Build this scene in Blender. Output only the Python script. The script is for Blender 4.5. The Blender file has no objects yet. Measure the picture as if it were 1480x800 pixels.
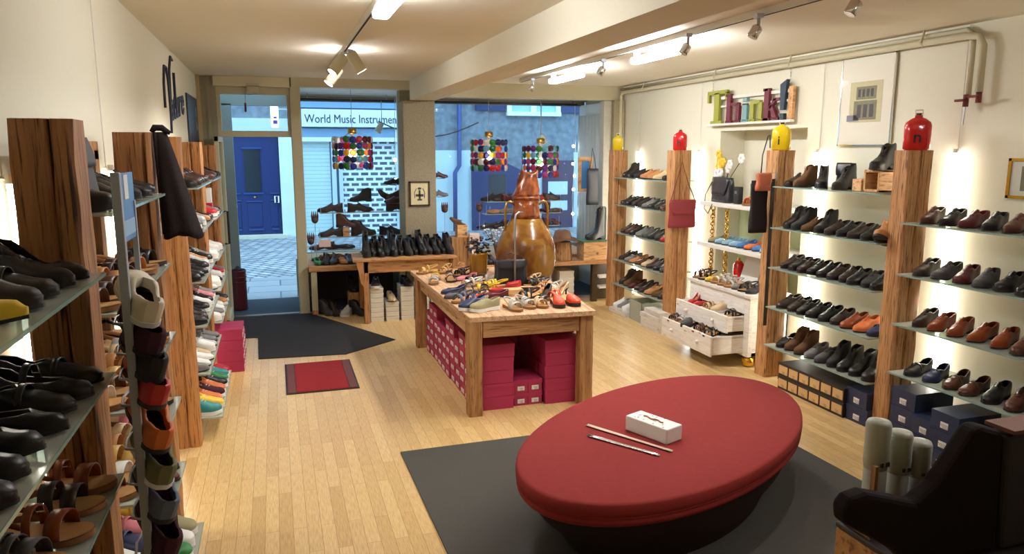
import bpy, bmesh, math, random
from mathutils import Vector, Matrix
random.seed(7)
PI = math.pi
scene = bpy.context.scene
C = scene.collection

# ------------------------------------------------------------------ materials
def lin(c):
    c = c/255.0
    return c/12.92 if c <= 0.04045 else ((c+0.055)/1.055)**2.4
def rgb(t): return (lin(t[0]), lin(t[1]), lin(t[2]), 1.0)
MATS = {}
def mat(name, col, rough=0.6, metal=0.0, emit=None, estr=0.0, bump=0.0, bscale=60.0, vary=0.0, sheen=0.0, coat=0.0, trans=0.0):
    if name in MATS: return MATS[name]
    m = bpy.data.materials.new(name); m.use_nodes = True
    nt = m.node_tree; b = nt.nodes['Principled BSDF']
    b.inputs['Base Color'].default_value = rgb(col)
    b.inputs['Roughness'].default_value = rough
    b.inputs['Metallic'].default_value = metal
    if rough >= .85: b.inputs['Specular IOR Level'].default_value = .12
    if sheen: b.inputs['Sheen Weight'].default_value = sheen
    if coat: b.inputs['Coat Weight'].default_value = coat
    if trans: b.inputs['Transmission Weight'].default_value = trans
    if emit:
        b.inputs['Emission Color'].default_value = rgb(emit); b.inputs['Emission Strength'].default_value = estr
    if bump or vary:
        tc = nt.nodes.new('ShaderNodeTexCoord'); n = nt.nodes.new('ShaderNodeTexNoise')
        n.inputs['Scale'].default_value = bscale; n.inputs['Detail'].default_value = 4
        nt.links.new(tc.outputs['Object'], n.inputs['Vector'])
        if bump:
            bp = nt.nodes.new('ShaderNodeBump'); bp.inputs['Strength'].default_value = bump; bp.inputs['Distance'].default_value = 0.01
            nt.links.new(n.outputs['Fac'], bp.inputs['Height']); nt.links.new(bp.outputs['Normal'], b.inputs['Normal'])
        if vary:
            mx = nt.nodes.new('ShaderNodeMix'); mx.data_type = 'RGBA'
            c = rgb(col)
            mx.inputs['A'].default_value = tuple(v*(1-vary) for v in c[:3])+(1,)
            mx.inputs['B'].default_value = tuple(min(1, v*(1+vary)) for v in c[:3])+(1,)
            nt.links.new(n.outputs['Fac'], mx.inputs['Factor']); nt.links.new(mx.outputs['Result'], b.inputs['Base Color'])
    MATS[name] = m
    return m

def ramp(nt, stops):
    r = nt.nodes.new('ShaderNodeValToRGB'); e = r.color_ramp.elements
    while len(e) < len(stops): e.new(0.5)
    for i, (p, c) in enumerate(stops):
        e[i].position = p; e[i].color = rgb(c)
    return r

def wood(name, dark, mid, light, sc=(16, 16, 1.1), rough=0.65, bump=0.35, knots=True, fine=.7, kn=(95, 60, 35)):
    m = bpy.data.materials.new(name); m.use_nodes = True; nt = m.node_tree; b = nt.nodes['Principled BSDF']
    tc = nt.nodes.new('ShaderNodeTexCoord'); oi = nt.nodes.new('ShaderNodeObjectInfo')
    add = nt.nodes.new('ShaderNodeVectorMath'); add.operation = 'MULTIPLY_ADD'
    cmb = nt.nodes.new('ShaderNodeCombineXYZ')
    for i in range(3): nt.links.new(oi.outputs['Random'], cmb.inputs[i])
    nt.links.new(cmb.outputs[0], add.inputs[0]); add.inputs[1].default_value = (7, 5, 9)
    nt.links.new(tc.outputs['Object'], add.inputs[2])
    mp = nt.nodes.new('ShaderNodeMapping'); mp.inputs['Scale'].default_value = sc
    nt.links.new(add.outputs[0], mp.inputs['Vector'])
    n1 = nt.nodes.new('ShaderNodeTexNoise'); n1.inputs['Scale'].default_value = 1.0; n1.inputs['Detail'].default_value = 7; n1.inputs['Roughness'].default_value = .62; n1.inputs['Distortion'].default_value = .5
    nt.links.new(mp.outputs[0], n1.inputs['Vector'])
    n2 = nt.nodes.new('ShaderNodeTexNoise'); n2.inputs['Scale'].default_value = 5.0; n2.inputs['Detail'].default_value = 5
    nt.links.new(mp.outputs[0], n2.inputs['Vector'])
    r1 = ramp(nt, [(0.20, dark), (0.40, mid), (0.60, light), (0.80, mid)])
    nt.links.new(n1.outputs['Fac'], r1.inputs['Fac'])
    r2 = ramp(nt, [(0.34, (130, 108, 92)), (0.46, (255, 255, 255))])
    nt.links.new(n2.outputs['Fac'], r2.inputs['Fac'])
    mx = nt.nodes.new('ShaderNodeMix'); mx.data_type = 'RGBA'; mx.blend_type = 'MULTIPLY'; mx.inputs['Factor'].default_value = fine
    nt.links.new(r1.outputs['Color'], mx.inputs['A']); nt.links.new(r2.outputs['Color'], mx.inputs['B'])
    out = mx
    if knots:
        v = nt.nodes.new('ShaderNodeTexVoronoi'); v.inputs['Scale'].default_value = 1.0
        mp2 = nt.nodes.new('ShaderNodeMapping'); mp2.inputs['Scale'].default_value = tuple(max(2.2, s*0.42) if s > 3 else s*2.6 for s in sc)
        nt.links.new(add.outputs[0], mp2.inputs['Vector']); nt.links.new(mp2.outputs[0], v.inputs['Vector'])
        r3 = ramp(nt, [(0.05, kn), (0.13, (255, 255, 255))])
        nt.links.new(v.outputs['Distance'], r3.inputs['Fac'])
        mx2 = nt.nodes.new('ShaderNodeMix'); mx2.data_type = 'RGBA'; mx2.blend_type = 'MULTIPLY'; mx2.inputs['Factor'].default_value = 0.8
        nt.links.new(mx.outputs['Result'], mx2.inputs['A']); nt.links.new(r3.outputs['Color'], mx2.inputs['B']); out = mx2
    nt.links.new(out.outputs['Result'], b.inputs['Base Color'])
    bp = nt.nodes.new('ShaderNodeBump'); bp.inputs['Strength'].default_value = bump; bp.inputs['Distance'].default_value = 0.01
    nt.links.new(n1.outputs['Fac'], bp.inputs['Height']); nt.links.new(bp.outputs['Normal'], b.inputs['Normal'])
    b.inputs['Roughness'].default_value = rough
    return m

def glass_mix(name, tint, body, fac=0.3, rough=0.05, gcol=(255, 255, 255)):
    """thin see-through sheet: mostly transparent, partly glossy / milky"""
    m = bpy.data.materials.new(name); m.use_nodes = True; nt = m.node_tree
    for n in list(nt.nodes): nt.nodes.remove(n)
    o = nt.nodes.new('ShaderNodeOutputMaterial'); t = nt.nodes.new('ShaderNodeBsdfTransparent'); t.inputs[0].default_value = rgb(tint)
    p = nt.nodes.new('ShaderNodeBsdfPrincipled'); p.inputs['Base Color'].default_value = rgb(body); p.inputs['Roughness'].default_value = rough
    mx = nt.nodes.new('ShaderNodeMixShader'); mx.inputs[0].default_value = fac
    nt.links.new(t.outputs[0], mx.inputs[1]); nt.links.new(p.outputs[0], mx.inputs[2]); nt.links.new(mx.outputs[0], o.inputs[0])
    return m

def plaster(name, col, var=0.06, scale=1.5, bump=0.05):
    return mat(name, col, 0.9, bump=bump, bscale=scale*20, vary=var)

M = {}
M['wall'] = plaster('wall_paint', (226, 221, 198), 0.02)
M['ceil'] = plaster('ceiling_paint', (228, 220, 200), 0.02)
M['beam'] = plaster('beam_paint', (222, 216, 194), 0.02)
M['cream'] = mat('cream_paint', (190, 182, 150), 0.5)
M['creamdark'] = mat('taupe_paint', (150, 143, 118), 0.55)
M['white'] = mat('white_paint', (225, 222, 212), 0.45)
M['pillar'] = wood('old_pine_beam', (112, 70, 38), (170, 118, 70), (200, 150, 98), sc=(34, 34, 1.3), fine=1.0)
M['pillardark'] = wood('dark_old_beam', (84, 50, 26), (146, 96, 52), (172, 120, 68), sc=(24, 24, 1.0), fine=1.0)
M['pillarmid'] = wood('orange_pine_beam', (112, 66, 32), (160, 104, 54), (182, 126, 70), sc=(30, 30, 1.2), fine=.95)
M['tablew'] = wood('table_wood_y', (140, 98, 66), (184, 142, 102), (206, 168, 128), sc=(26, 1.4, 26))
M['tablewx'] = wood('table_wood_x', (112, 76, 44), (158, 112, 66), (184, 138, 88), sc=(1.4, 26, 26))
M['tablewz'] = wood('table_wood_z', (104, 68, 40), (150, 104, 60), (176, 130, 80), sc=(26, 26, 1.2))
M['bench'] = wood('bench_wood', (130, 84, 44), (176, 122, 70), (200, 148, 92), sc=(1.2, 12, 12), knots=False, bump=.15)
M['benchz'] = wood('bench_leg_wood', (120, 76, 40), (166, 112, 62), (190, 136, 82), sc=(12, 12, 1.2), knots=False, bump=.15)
M['block'] = wood('pine_block', (150, 100, 56), (200, 150, 96), (222, 178, 124), sc=(2, 12, 12), knots=True, bump=.1)
M['whitewash'] = wood('whitewashed_wood', (212, 202, 186), (232, 226, 212), (240, 236, 226), sc=(3.0, 1.6, 26), bump=.1, fine=.25, kn=(190, 160, 130))
M['greywash'] = wood('greywashed_wood', (190, 178, 162), (220, 212, 200), (230, 224, 214), sc=(26, 1.6, 26), bump=.1, fine=.35, kn=(180, 150, 120))
M['metal'] = mat('brushed_steel', (165, 170, 176), 0.3, 0.9)
M['chrome'] = mat('chrome', (220, 220, 222), 0.12, 1.0)
M['greymetal'] = mat('grey_lacquered_metal', (168, 173, 180), 0.4, 0.15)
M['brass'] = mat('brass', (190, 150, 70), 0.3, 1.0)
M['gold'] = mat('gold', (214, 168, 60), 0.25, 1.0)
M['black'] = mat('black_matte', (26, 23, 23), 0.7)
M['blackcloth'] = mat('black_cloth', (42, 36, 35), 0.95, bump=.3, bscale=200)
M['rubbermat'] = mat('dark_carpet', (52, 51, 53), 0.97, bump=.5, bscale=300, vary=0.2)
M['rug'] = mat('charcoal_carpet', (78, 76, 71), 0.97, bump=.4, bscale=220, vary=0.25)
M['redmat'] = mat('red_mat_pile', (138, 40, 44), 0.95, bump=.5, bscale=300, vary=0.3)
M['redmatb'] = mat('mauve_mat_border', (104, 66, 66), 0.95, bump=.5, bscale=300, vary=0.3)
M['velvet'] = mat('red_velvet', (128, 46, 44), 0.9, bump=.12, bscale=25, vary=0.08)
M['darkbase'] = mat('dark_brown_fabric', (46, 38, 36), 0.95)
M['magenta'] = mat('magenta_card', (166, 42, 80), 0.6, vary=.1, bscale=5)
M['sticker'] = mat('white_sticker', (225, 222, 215), 0.6)
M['ink'] = mat('ink_print', (60, 55, 55), 0.6)
M['navybox'] = mat('navy_card', (34, 46, 74), 0.45, vary=.1, bscale=5)
M['kraft'] = mat('kraft_card', (206, 168, 112), 0.7)
M['blackbox'] = mat('black_card', (38, 30, 26), 0.55)
M['whitebox'] = mat('cream_card', (222, 214, 192), 0.7)
M['shelfglass'] = glass_mix('shelf_glass', (215, 225, 215), (184, 188, 172), 0.78, 0.14)
M['edgeglass'] = glass_mix('glass_edge', (140, 190, 175), (150, 178, 164), 0.8, 0.1)
M['pane'] = glass_mix('window_pane', (242, 248, 250), (235, 240, 245), 0.05, 0.02)
def mottled(name, stops, scale, rough, trans):
    m = bpy.data.materials.new(name); m.use_nodes = True; nt = m.node_tree; b = nt.nodes['Principled BSDF']
    tc = nt.nodes.new('ShaderNodeTexCoord'); n = nt.nodes.new('ShaderNodeTexNoise'); n.inputs['Scale'].default_value = scale; n.inputs['Detail'].default_value = 5; n.inputs['Distortion'].default_value = .8
    nt.links.new(tc.outputs['Object'], n.inputs['Vector']); r = ramp(nt, stops); nt.links.new(n.outputs['Fac'], r.inputs['Fac']); nt.links.new(r.outputs['Color'], b.inputs['Base Color'])
    b.inputs['Roughness'].default_value = rough; b.inputs['Transmission Weight'].default_value = trans
    bp = nt.nodes.new('ShaderNodeBump'); bp.inputs['Strength'].default_value = .35; bp.inputs['Distance'].default_value = .02; nt.links.new(n.outputs['Fac'], bp.inputs['Height']); nt.links.new(bp.outputs['Normal'], b.inputs['Normal'])
    return m
M['amber'] = mottled('amber_glass', [(.3, (62, 32, 12)), (.45, (112, 66, 20)), (.58, (140, 98, 30)), (.72, (104, 72, 24))], 4, .22, .1)
M['amberdark'] = mottled('copper_brown_glass', [(.3, (52, 24, 12)), (.5, (128, 62, 26)), (.7, (162, 92, 44))], 9, .22, .1)
M['frost'] = glass_mix('frosted_plastic', (215, 218, 208), (206, 208, 196), 0.72, 0.35)
M['tube'] = mat('lamp_tube', (255, 255, 250), 0.5, emit=(246, 248, 255), estr=110)
M['tubedim'] = mat('lamp_tube_soft', (255, 255, 250), 0.5, emit=(246, 248, 255), estr=55)
M['led'] = mat('led_tube', (255, 255, 250), 0.5, emit=(255, 252, 240), estr=42)
M['ledl'] = mat('dim_led_tube', (255, 255, 250), 0.5, emit=(255, 252, 240), estr=13)
M['bulb'] = mat('lamp_bulb', (255, 255, 250), 0.5, emit=(255, 246, 225), estr=40)
M['fairy'] = mat('fairy_bulb', (255, 255, 250), 0.5, emit=(230, 240, 255), estr=14)

def floor_mat():
    m = bpy.data.materials.new('beech_parquet'); m.use_nodes = True; nt = m.node_tree; b = nt.nodes['Principled BSDF']
    tc = nt.nodes.new('ShaderNodeTexCoord'); mp = nt.nodes.new('ShaderNodeMapping'); mp.inputs['Rotation'].default_value = (0, 0, PI/2)
    nt.links.new(tc.outputs['Object'], mp.inputs['Vector'])
    br = nt.nodes.new('ShaderNodeTexBrick'); br.inputs['Scale'].default_value = 1.0
    br.inputs['Brick Width'].default_value = 0.72; br.inputs['Row Height'].default_value = 0.072; br.inputs['Mortar Size'].default_value = 0.0012
    br.inputs['Color1'].default_value = rgb((224, 192, 134)); br.inputs['Color2'].default_value = rgb((200, 162, 104)); br.inputs['Mortar'].default_value = rgb((160, 124, 78))
    br.offset = 0.37; br.inputs['Bias'].default_value = -0.25
    nt.links.new(mp.outputs[0], br.inputs['Vector'])
    n = nt.nodes.new('ShaderNodeTexNoise'); mp2 = nt.nodes.new('ShaderNodeMapping'); mp2.inputs['Scale'].default_value = (40, 2.5, 1)
    nt.links.new(tc.outputs['Object'], mp2.inputs['Vector']); nt.links.new(mp2.outputs[0], n.inputs['Vector']); n.inputs['Detail'].default_value = 4
    r = ramp(nt, [(0.3, (220, 206, 190)), (0.6, (255, 255, 255))]); nt.links.new(n.outputs['Fac'], r.inputs['Fac'])
    mx = nt.nodes.new('ShaderNodeMix'); mx.data_type = 'RGBA'; mx.blend_type = 'MULTIPLY'; mx.inputs['Factor'].default_value = 0.8
    nt.links.new(br.outputs['Color'], mx.inputs['A']); nt.links.new(r.outputs['Color'], mx.inputs['B'])
    nt.links.new(mx.outputs['Result'], b.inputs['Base Color'])
    b.inputs['Roughness'].default_value = 0.32
    return m
M['floor'] = floor_mat()

def brick_mat(name, c1, c2, mortar, w, h, ms, rot=None, scale=1.0, rough=.8, off=.5, bias=0, sq=1.0):
    m = bpy.data.materials.new(name); m.use_nodes = True; nt = m.node_tree; b = nt.nodes['Principled BSDF']
    tc = nt.nodes.new('ShaderNodeTexCoord'); mp = nt.nodes.new('ShaderNodeMapping')
    if rot: mp.inputs['Rotation'].default_value = rot
    nt.links.new(tc.outputs['Object'], mp.inputs['Vector'])
    br = nt.nodes.new('ShaderNodeTexBrick'); br.inputs['Scale'].default_value = scale
    br.inputs['Brick Width'].default_value = w; br.inputs['Row Height'].default_value = h; br.inputs['Mortar Size'].default_value = ms
    br.inputs['Color1'].default_value = rgb(c1); br.inputs['Color2'].default_value = rgb(c2); br.inputs['Mortar'].default_value = rgb(mortar)
    br.offset = off; br.inputs['Bias'].default_value = bias
    nt.links.new(mp.outputs[0], br.inputs['Vector']); nt.links.new(br.outputs['Color'], b.inputs['Base Color'])
    b.inputs['Roughness'].default_value = rough
    return m
M['cobble'] = brick_mat('granite_setts', (176, 178, 180), (132, 134, 138), (72, 74, 78), .26, .16, .02, rot=(0, 0, .9), rough=.55)
M['kerbpave'] = brick_mat('kerb_paving', (150, 152, 154), (132, 134, 138), (84, 86, 90), .9, .5, .012, rough=.5)
M['whitebrick'] = brick_mat('painted_brick', (70, 74, 92), (92, 96, 112), (232, 236, 240), .23, .125, .03, rot=(PI/2, 0, 0))
M['shutter'] = brick_mat('roller_shutter', (206, 222, 218), (200, 216, 212), (170, 190, 190), 9, .09, .008, rot=(PI/2, 0, 0))
M['stucco'] = mat('grey_stucco', (122, 128, 136), 0.95, bump=.9, bscale=7, vary=.75)
M['granite'] = mat('granite', (150, 140, 116), 0.85, bump=.35, bscale=55, vary=.35)
M['stone'] = mat('pale_stone', (192, 188, 172), 0.85, bump=.2, bscale=20, vary=.15)
M['facade'] = mat('facade_paint', (196, 208, 212), 0.8, vary=.1, bscale=3)
M['facadeB'] = mat('facade_blue_grey', (120, 150, 178), 0.7, vary=.12, bscale=3)
M['bluedoor'] = mat('blue_door_paint', (18, 36, 88), 0.45)
M['bluedoord'] = mat('blue_door_moulding', (34, 60, 118), 0.4)
M['darkglass'] = mat('dark_glass', (36, 40, 46), 0.15)
M['purple'] = mat('purple_paint', (58, 26, 62), 0.5)
M['signwhite'] = mat('sign_white', (232, 236, 236), 0.5)
M['woodgrey'] = mat('grey_frame', (134, 132, 122), 0.5)

SH = {}
def shade(name):
    return SHOECOL[name]
SHOECOL = {}
for n, c, r in [('black', (22, 19, 20), .38), ('matt black', (32, 28, 28), .8), ('dark brown', (44, 27, 21), .42), ('brown', (80, 42, 27), .4), ('cognac', (138, 64, 30), .35),
                ('tan', (186, 128, 76), .5), ('beige', (206, 178, 138), .6), ('burgundy', (84, 24, 30), .4), ('red', (176, 30, 34), .4), ('orange red', (212, 72, 36), .5),
                ('orange', (208, 108, 48), .6), ('yellow', (222, 184, 44), .5), ('green', (44, 120, 62), .5), ('olive', (108, 106, 74), .8), ('khaki', (150, 142, 104), .8), ('blue', (60, 110, 170), .5),
                ('light blue', (150, 184, 204), .5), ('navy', (34, 42, 76), .45), ('grey', (116, 112, 110), .6), ('dark grey', (66, 62, 62), .6), ('slate blue', (92, 102, 122), .8),
                ('silver', (196, 196, 192), .3), ('white', (228, 226, 218), .5), ('cream', (220, 210, 186), .6), ('plum', (70, 42, 52), .9), ('pink', (206, 120, 128), .5), ('brown suede', (98, 70, 48), .95),
                ('teal', (40, 130, 132), .5), ('gold', (196, 156, 84), .35)]:
    SHOECOL[n] = mat('leather_'+n.replace(' ', '_'), c, r)
M['sole_black'] = mat('black_rubber', (28, 25, 25), .6)
M['sole_white'] = mat('white_rubber', (222, 220, 212), .5)
M['sole_tan'] = mat('leather_sole', (140, 92, 54), .5)
M['footbed'] = mat('cork_footbed', (196, 146, 88), .8, vary=.1, bscale=90)
M['insole'] = mat('tan_lining', (168, 122, 80), .7)
M['insoled'] = mat('dark_lining', (70, 48, 38), .8)
M['insoler'] = mat('red_lining', (170, 54, 36), .6)

# ------------------------------------------------------------------ mesh helpers
class MB:
    def __init__(s): s.v = []; s.f = []; s.mi = []; s.cur = 0
    def add(s, vs, fs, T=None):
        o = len(s.v)
        s.v += [tuple(T @ Vector(v)) if T is not None else tuple(v) for v in vs]
        s.f += [tuple(i+o for i in f) for f in fs]; s.mi += [s.cur]*len(fs)
        return s
    def box(s, x0, x1, y0, y1, z0, z1, T=None):
        vs = [(x0, y0, z0), (x1, y0, z0), (x1, y1, z0), (x0, y1, z0), (x0, y0, z1), (x1, y0, z1), (x1, y1, z1), (x0, y1, z1)]
        return s.add(vs, [(0, 3, 2, 1), (4, 5, 6, 7), (0, 1, 5, 4), (1, 2, 6, 5), (2, 3, 7, 6), (3, 0, 4, 7)], T)
    def cbox(s, c, size, T=None):
        return s.box(c[0]-size[0]/2, c[0]+size[0]/2, c[1]-size[1]/2, c[1]+size[1]/2, c[2]-size[2]/2, c[2]+size[2]/2, T)
    def prism(s, poly, z0, z1, T=None):
        n = len(poly)
        vs = [(p[0], p[1], z0) for p in poly]+[(p[0], p[1], z1) for p in poly]
        fs = [tuple(range(n-1, -1, -1)), tuple(range(n, 2*n))]+[(i, (i+1) % n, n+(i+1) % n, n+i) for i in range(n)]
        return s.add(vs, fs, T)
    def tube(s, pts, r, n=8, closed=False, T=None):
        pts = [Vector(p) for p in pts]; m = len(pts); vs = []; fs = []; up = None
        rs = r if isinstance(r, (list, tuple)) else [r]*m
        for i, p in enumerate(pts):
            if closed: d = pts[(i+1) % m]-pts[i-1]
            else: d = pts[min(i+1, m-1)]-pts[max(i-1, 0)]
            if d.length < 1e-9: d = Vector((0, 0, 1))
            d.normalize()
            if up is None:
                up = Vector((0, 0, 1)) if abs(d.z) < 0.9 else Vector((1, 0, 0))
            a = up.cross(d)
            if a.length < 1e-6: a = Vector((0, 1, 0)).cross(d)
            a.normalize(); b = d.cross(a); up = b
            for k in range(n):
                t = 2*PI*k/n; q = p+(a*math.cos(t)+b*math.sin(t))*rs[i]; vs.append(tuple(q))
        for i in range(m if closed else m-1):
            j = (i+1) % m
            for k in range(n):
                k2 = (k+1) % n; fs.append((i*n+k, i*n+k2, j*n+k2, j*n+k))
        if not closed:
            fs.append(tuple(range(n-1, -1, -1))); fs.append(tuple((m-1)*n+k for k in range(n)))
        return s.add(vs, fs, T)
    def lathe(s, prof, n=24, c=(0, 0, 0), T=None, cap=True):
        vs = []; fs = []; m = len(prof)
        for (r, z) in prof:
            for k in range(n):
                a = 2*PI*k/n; vs.append((c[0]+r*math.cos(a), c[1]+r*math.sin(a), c[2]+z))
        for i in range(m-1):
            for k in range(n):
                k2 = (k+1) % n; fs.append((i*n+k, i*n+k2, (i+1)*n+k2, (i+1)*n+k))
        if cap:
            fs.append(tuple(range(n-1, -1, -1))); fs.append(tuple((m-1)*n+k for k in range(n)))
        return s.add(vs, fs, T)
    def ball(s, c, r, n=10, sc=(1, 1, 1), T=None):
        m = n//2+1; prof = [(max(1e-4, math.sin(PI*i/m)), -math.cos(PI*i/m)) for i in range(m+1)]
        vs = []; fs = []
        for (a, z) in prof:
            for k in range(n):
                t = 2*PI*k/n; vs.append((c[0]+r*a*math.cos(t)*sc[0], c[1]+r*a*math.sin(t)*sc[1], c[2]+r*z*sc[2]))
        for i in range(m):
            for k in range(n):
                k2 = (k+1) % n; fs.append((i*n+k, i*n+k2, (i+1)*n+k2, (i+1)*n+k))
        return s.add(vs, fs, T)
    def grid(s, P, T=None, closed=False):
        m = len(P); n = len(P[0]); vs = [p for r in P for p in r]; fs = []
        for i in range(m-1):
            for k in range(n if closed else n-1):
                k2 = (k+1) % n; fs.append((i*n+k, i*n+k2, (i+1)*n+k2, (i+1)*n+k))
        return s.add(vs, fs, T)
    def mesh(s, name, smooth=False):
        me = bpy.data.meshes.new(name); me.from_pydata(s.v, [], s.f); me.validate()
        if smooth:
            for p in me.polygons: p.use_smooth = True
        me.update(); return me
    def obj(s, name, m, parent=None, smooth=False, loc=(0, 0, 0), bevel=0, solid=0, subd=0, ang=None):
        me = s.mesh(name, smooth)
        for q in (m if isinstance(m, (list, tuple)) else [m]): me.materials.append(q)
        if isinstance(m, (list, tuple)) and len(m) > 1:
            for p, i in zip(me.polygons, s.mi): p.material_index = i
        o = bpy.data.objects.new(name, me); C.objects.link(o); o.location = loc
        if parent: o.parent = parent
        if solid:
            md = o.modifiers.new('solid', 'SOLIDIFY'); md.thickness = solid; md.offset = 0
        if subd:
            md = o.modifiers.new('sub', 'SUBSURF'); md.levels = subd; md.render_levels = subd
        if bevel:
            md = o.modifiers.new('bevel', 'BEVEL'); md.width = bevel; md.segments = 2; md.limit_method = 'ANGLE'
        if ang is not None:
            for p in me.polygons: p.use_smooth = True
            try: me.set_sharp_from_angle(angle=ang)
            except Exception: pass
        return o

def tag(o, label, cat, group=None):
    o['label'] = label; o['category'] = cat
    if group: o['group'] = group
    return o
def thing(name, label, cat, loc=(0, 0, 0), rotz=0.0, group=None):
    o = bpy.data.objects.new(name, None); C.objects.link(o); o.location = loc; o.rotation_euler = (0, 0, rotz)
    o.empty_display_size = .1
    return tag(o, label, cat, group)
def struct(name, mb, m, **k):
    o = mb.obj(name, m, **k); o['kind'] = 'structure'; return o
def copy_tree(o, parent=None):
    c = o.copy(); C.objects.link(c)
    if parent: c.parent = parent
    for ch in list(o.children): copy_tree(ch, c)
    return c
def Rz(a, loc=(0, 0, 0)): return Matrix.Translation(loc) @ Matrix.Rotation(a, 4, 'Z')
def text_mesh(txt, size, ext=0.0, bold=False, shear=0.0):
    cu = bpy.data.curves.new('lettering', 'FONT'); cu.body = txt; cu.size = size; cu.extrude = ext; cu.shear = shear
    cu.align_x = 'LEFT'; cu.resolution_u = 3
    if bold: cu.offset = size*0.012
    o = bpy.data.objects.new('lettering', cu); C.objects.link(o)
    dg = bpy.context.evaluated_depsgraph_get()
    me = bpy.data.meshes.new_from_object(o.evaluated_get(dg)); bpy.data.objects.remove(o); return me
def text_obj(name, txt, size, m, mat4, parent=None, ext=.002, bold=False, shear=0.0, width=None):
    me = text_mesh(txt, size, ext, bold, shear)
    if width:
        w = max(v.co.x for v in me.vertices)-min(v.co.x for v in me.vertices)
        me.transform(Matrix.Scale(width/w, 4, (1, 0, 0)))
    me.transform(mat4); me.materials.clear(); me.materials.append(m)
    o = bpy.data.objects.new(name, me); C.objects.link(o)
    if parent: o.parent = parent
    return o
ORD = ['first', 'second', 'third', 'fourth', 'fifth', 'sixth', 'seventh', 'eighth', 'ninth', 'tenth', 'eleventh', 'twelfth', 'thirteenth', 'fourteenth', 'fifteenth', 'sixteenth', 'seventeenth', 'eighteenth']

# ------------------------------------------------------------------ room dims
XL, XR, HC, YB, YW, YG = -0.80, 4.54, 2.84, -2.2, 9.38, 10.6
# floor, ceiling, walls
struct('floor', MB().box(XL-.1, XR+.1, YB-.1, YW, -.08, 0), M['floor'])
struct('ceiling', MB().box(XL-.1, XR+.1, YB-.1, YW+.12, HC, HC+.1), M['ceil'])
struct('wall_left', MB().box(XL-.12, XL, YB-.1, YW+.1, 0, HC), M['wall'])
struct('wall_back', MB().box(XL, XR, YB-.12, YB, 0, HC), M['wall'])
# right wall with niche (Y 5.62..6.92, z .62..2.20)
NY0, NY1, NZ0, NZ1 = 5.60, 6.96, 0.60, 2.20
w = MB()
w.box(XR, XR+.12, YB-.1, NY0, 0, HC); w.box(XR, XR+.12, NY1, YG, 0, HC)
w.box(XR, XR+.12, NY0, NY1, 0, NZ0); w.box(XR, XR+.12, NY0, NY1, NZ1, HC)
w.box(XR+.30, XR+.34, NY0-.04, NY1+.04, NZ0-.04, NZ1+.04)
w.box(XR+.12, XR+.30, NY0-.04, NY0, NZ0-.04, NZ1+.04); w.box(XR+.12, XR+.30, NY1, NY1+.04, NZ0-.04, NZ1+.04)
w.box(XR+.12, XR+.30, NY0, NY1, NZ1, NZ1+.04); w.box(XR+.12, XR+.30, NY0, NY1, NZ0-.04, NZ0)
struct('wall_right', w, M['wall'])
struct('trim_19', MB().box(XR+.285, XR+.30, NY0, NY1, NZ0, 1.43), mat('pale_green_paint', (206, 218, 172), .8))
struct('trim_1', MB().box(1.62, 1.93, YB, 9.22, 2.605, HC), M['beam'])          # ceiling beam
# shopfront: lintel, posts, soffit
l = MB(); l.box(.22, 1.64, 9.30, 9.46, 2.735, HC); l.box(1.93, XR, 9.30, 9.46, 2.66, HC)
struct('trim_2', l, M['cream'])
struct('trim_3', MB().box(.22, XR, 9.46, YG, 2.74, 2.80), M['white'])             # display soffit
l = MB(); l.box(-.62, .24, 9.30, 9.40, 2.725, HC); 
struct('trim_4', l, mat('casing_cream', (214, 204, 168), .5), bevel=.006)
l = MB(); l.box(.215, .335, 9.33, 9.47, 0, HC)
struct('trim_5', l, M['cream'], bevel=.008)                                     # post between door and window
l = MB(); l.box(-.80, -.76, 9.30, 9.46, 0, HC)
struct('trim_6', l, mat('ochre_strip', (176, 156, 110), .5))
l = MB(); l.box(-.76, -.60, 9.36, 9.46, 0, HC); l.box(-.70, -.66, 9.345, 9.36, 0, HC)
struct('trim_7', l, M['creamdark'])
# transom window frame
l = MB(); l.box(-.60, .215, 9.37, 9.43, 2.64, 2.725); l.box(-.60, -.555, 9.37, 9.43, 2.16, 2.64); l.box(.18, .215, 9.37, 9.43, 2.16, 2.64); l.box(-.60, .215, 9.36, 9.44, 2.155, 2.225)
wf = struct('window_1', l, M['cream'], bevel=.004)
MB().box(-.555, .18, 9.396, 9.402, 2.225, 2.64).obj('pane', M['pane'], wf)
# door frame jamb left
l = MB(); l.box(-.60, -.56, 9.36, 9.44, 0, 2.155)
struct('trim_8', l, M['cream'], bevel=.004)
# granite pillar
struct('trim_9', MB().box(1.53, 1.93, 9.22, 9.66, 0, 2.605).box(1.53, 1.93, 9.46, 9.66, 2.605, 2.80), M['granite'], bevel=.012)
# window display frames at the glass plane
def shopwindow(n, x0, x1, ztop):
    l = MB(); l.box(x0, x1, YG-.04, YG+.04, ztop-.07, ztop); l.box(x0, x1, YG-.04, YG+.04, .52, .60)
    l.box(x0, x0+.05, YG-.04, YG+.04, .6, ztop-.07); l.box(x1-.05, x1, YG-.04, YG+.04, .6, ztop-.07)
    o = struct('window_%d' % n, l, M['woodgrey'])
    MB().box(x0+.05, x1-.05, YG-.003, YG+.003, .60, ztop-.07).obj('pane', M['pane'], o)
shopwindow(2, .25, 1.80, 2.72)
shopwindow(3, 1.80, 4.50, 2.72)
struct('trim_10', MB().box(.22, XR, YG-.05, YG+.06, 0, .52).box(.22, XR, YG-.05, YG+.06, 2.72, 2.8), M['stone'])
struct('trim_11', MB().box(1.66, 1.80, 10.0, YG-.04, .0, 2.74), M['facade'], bevel=.01)  # window reveal post
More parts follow.
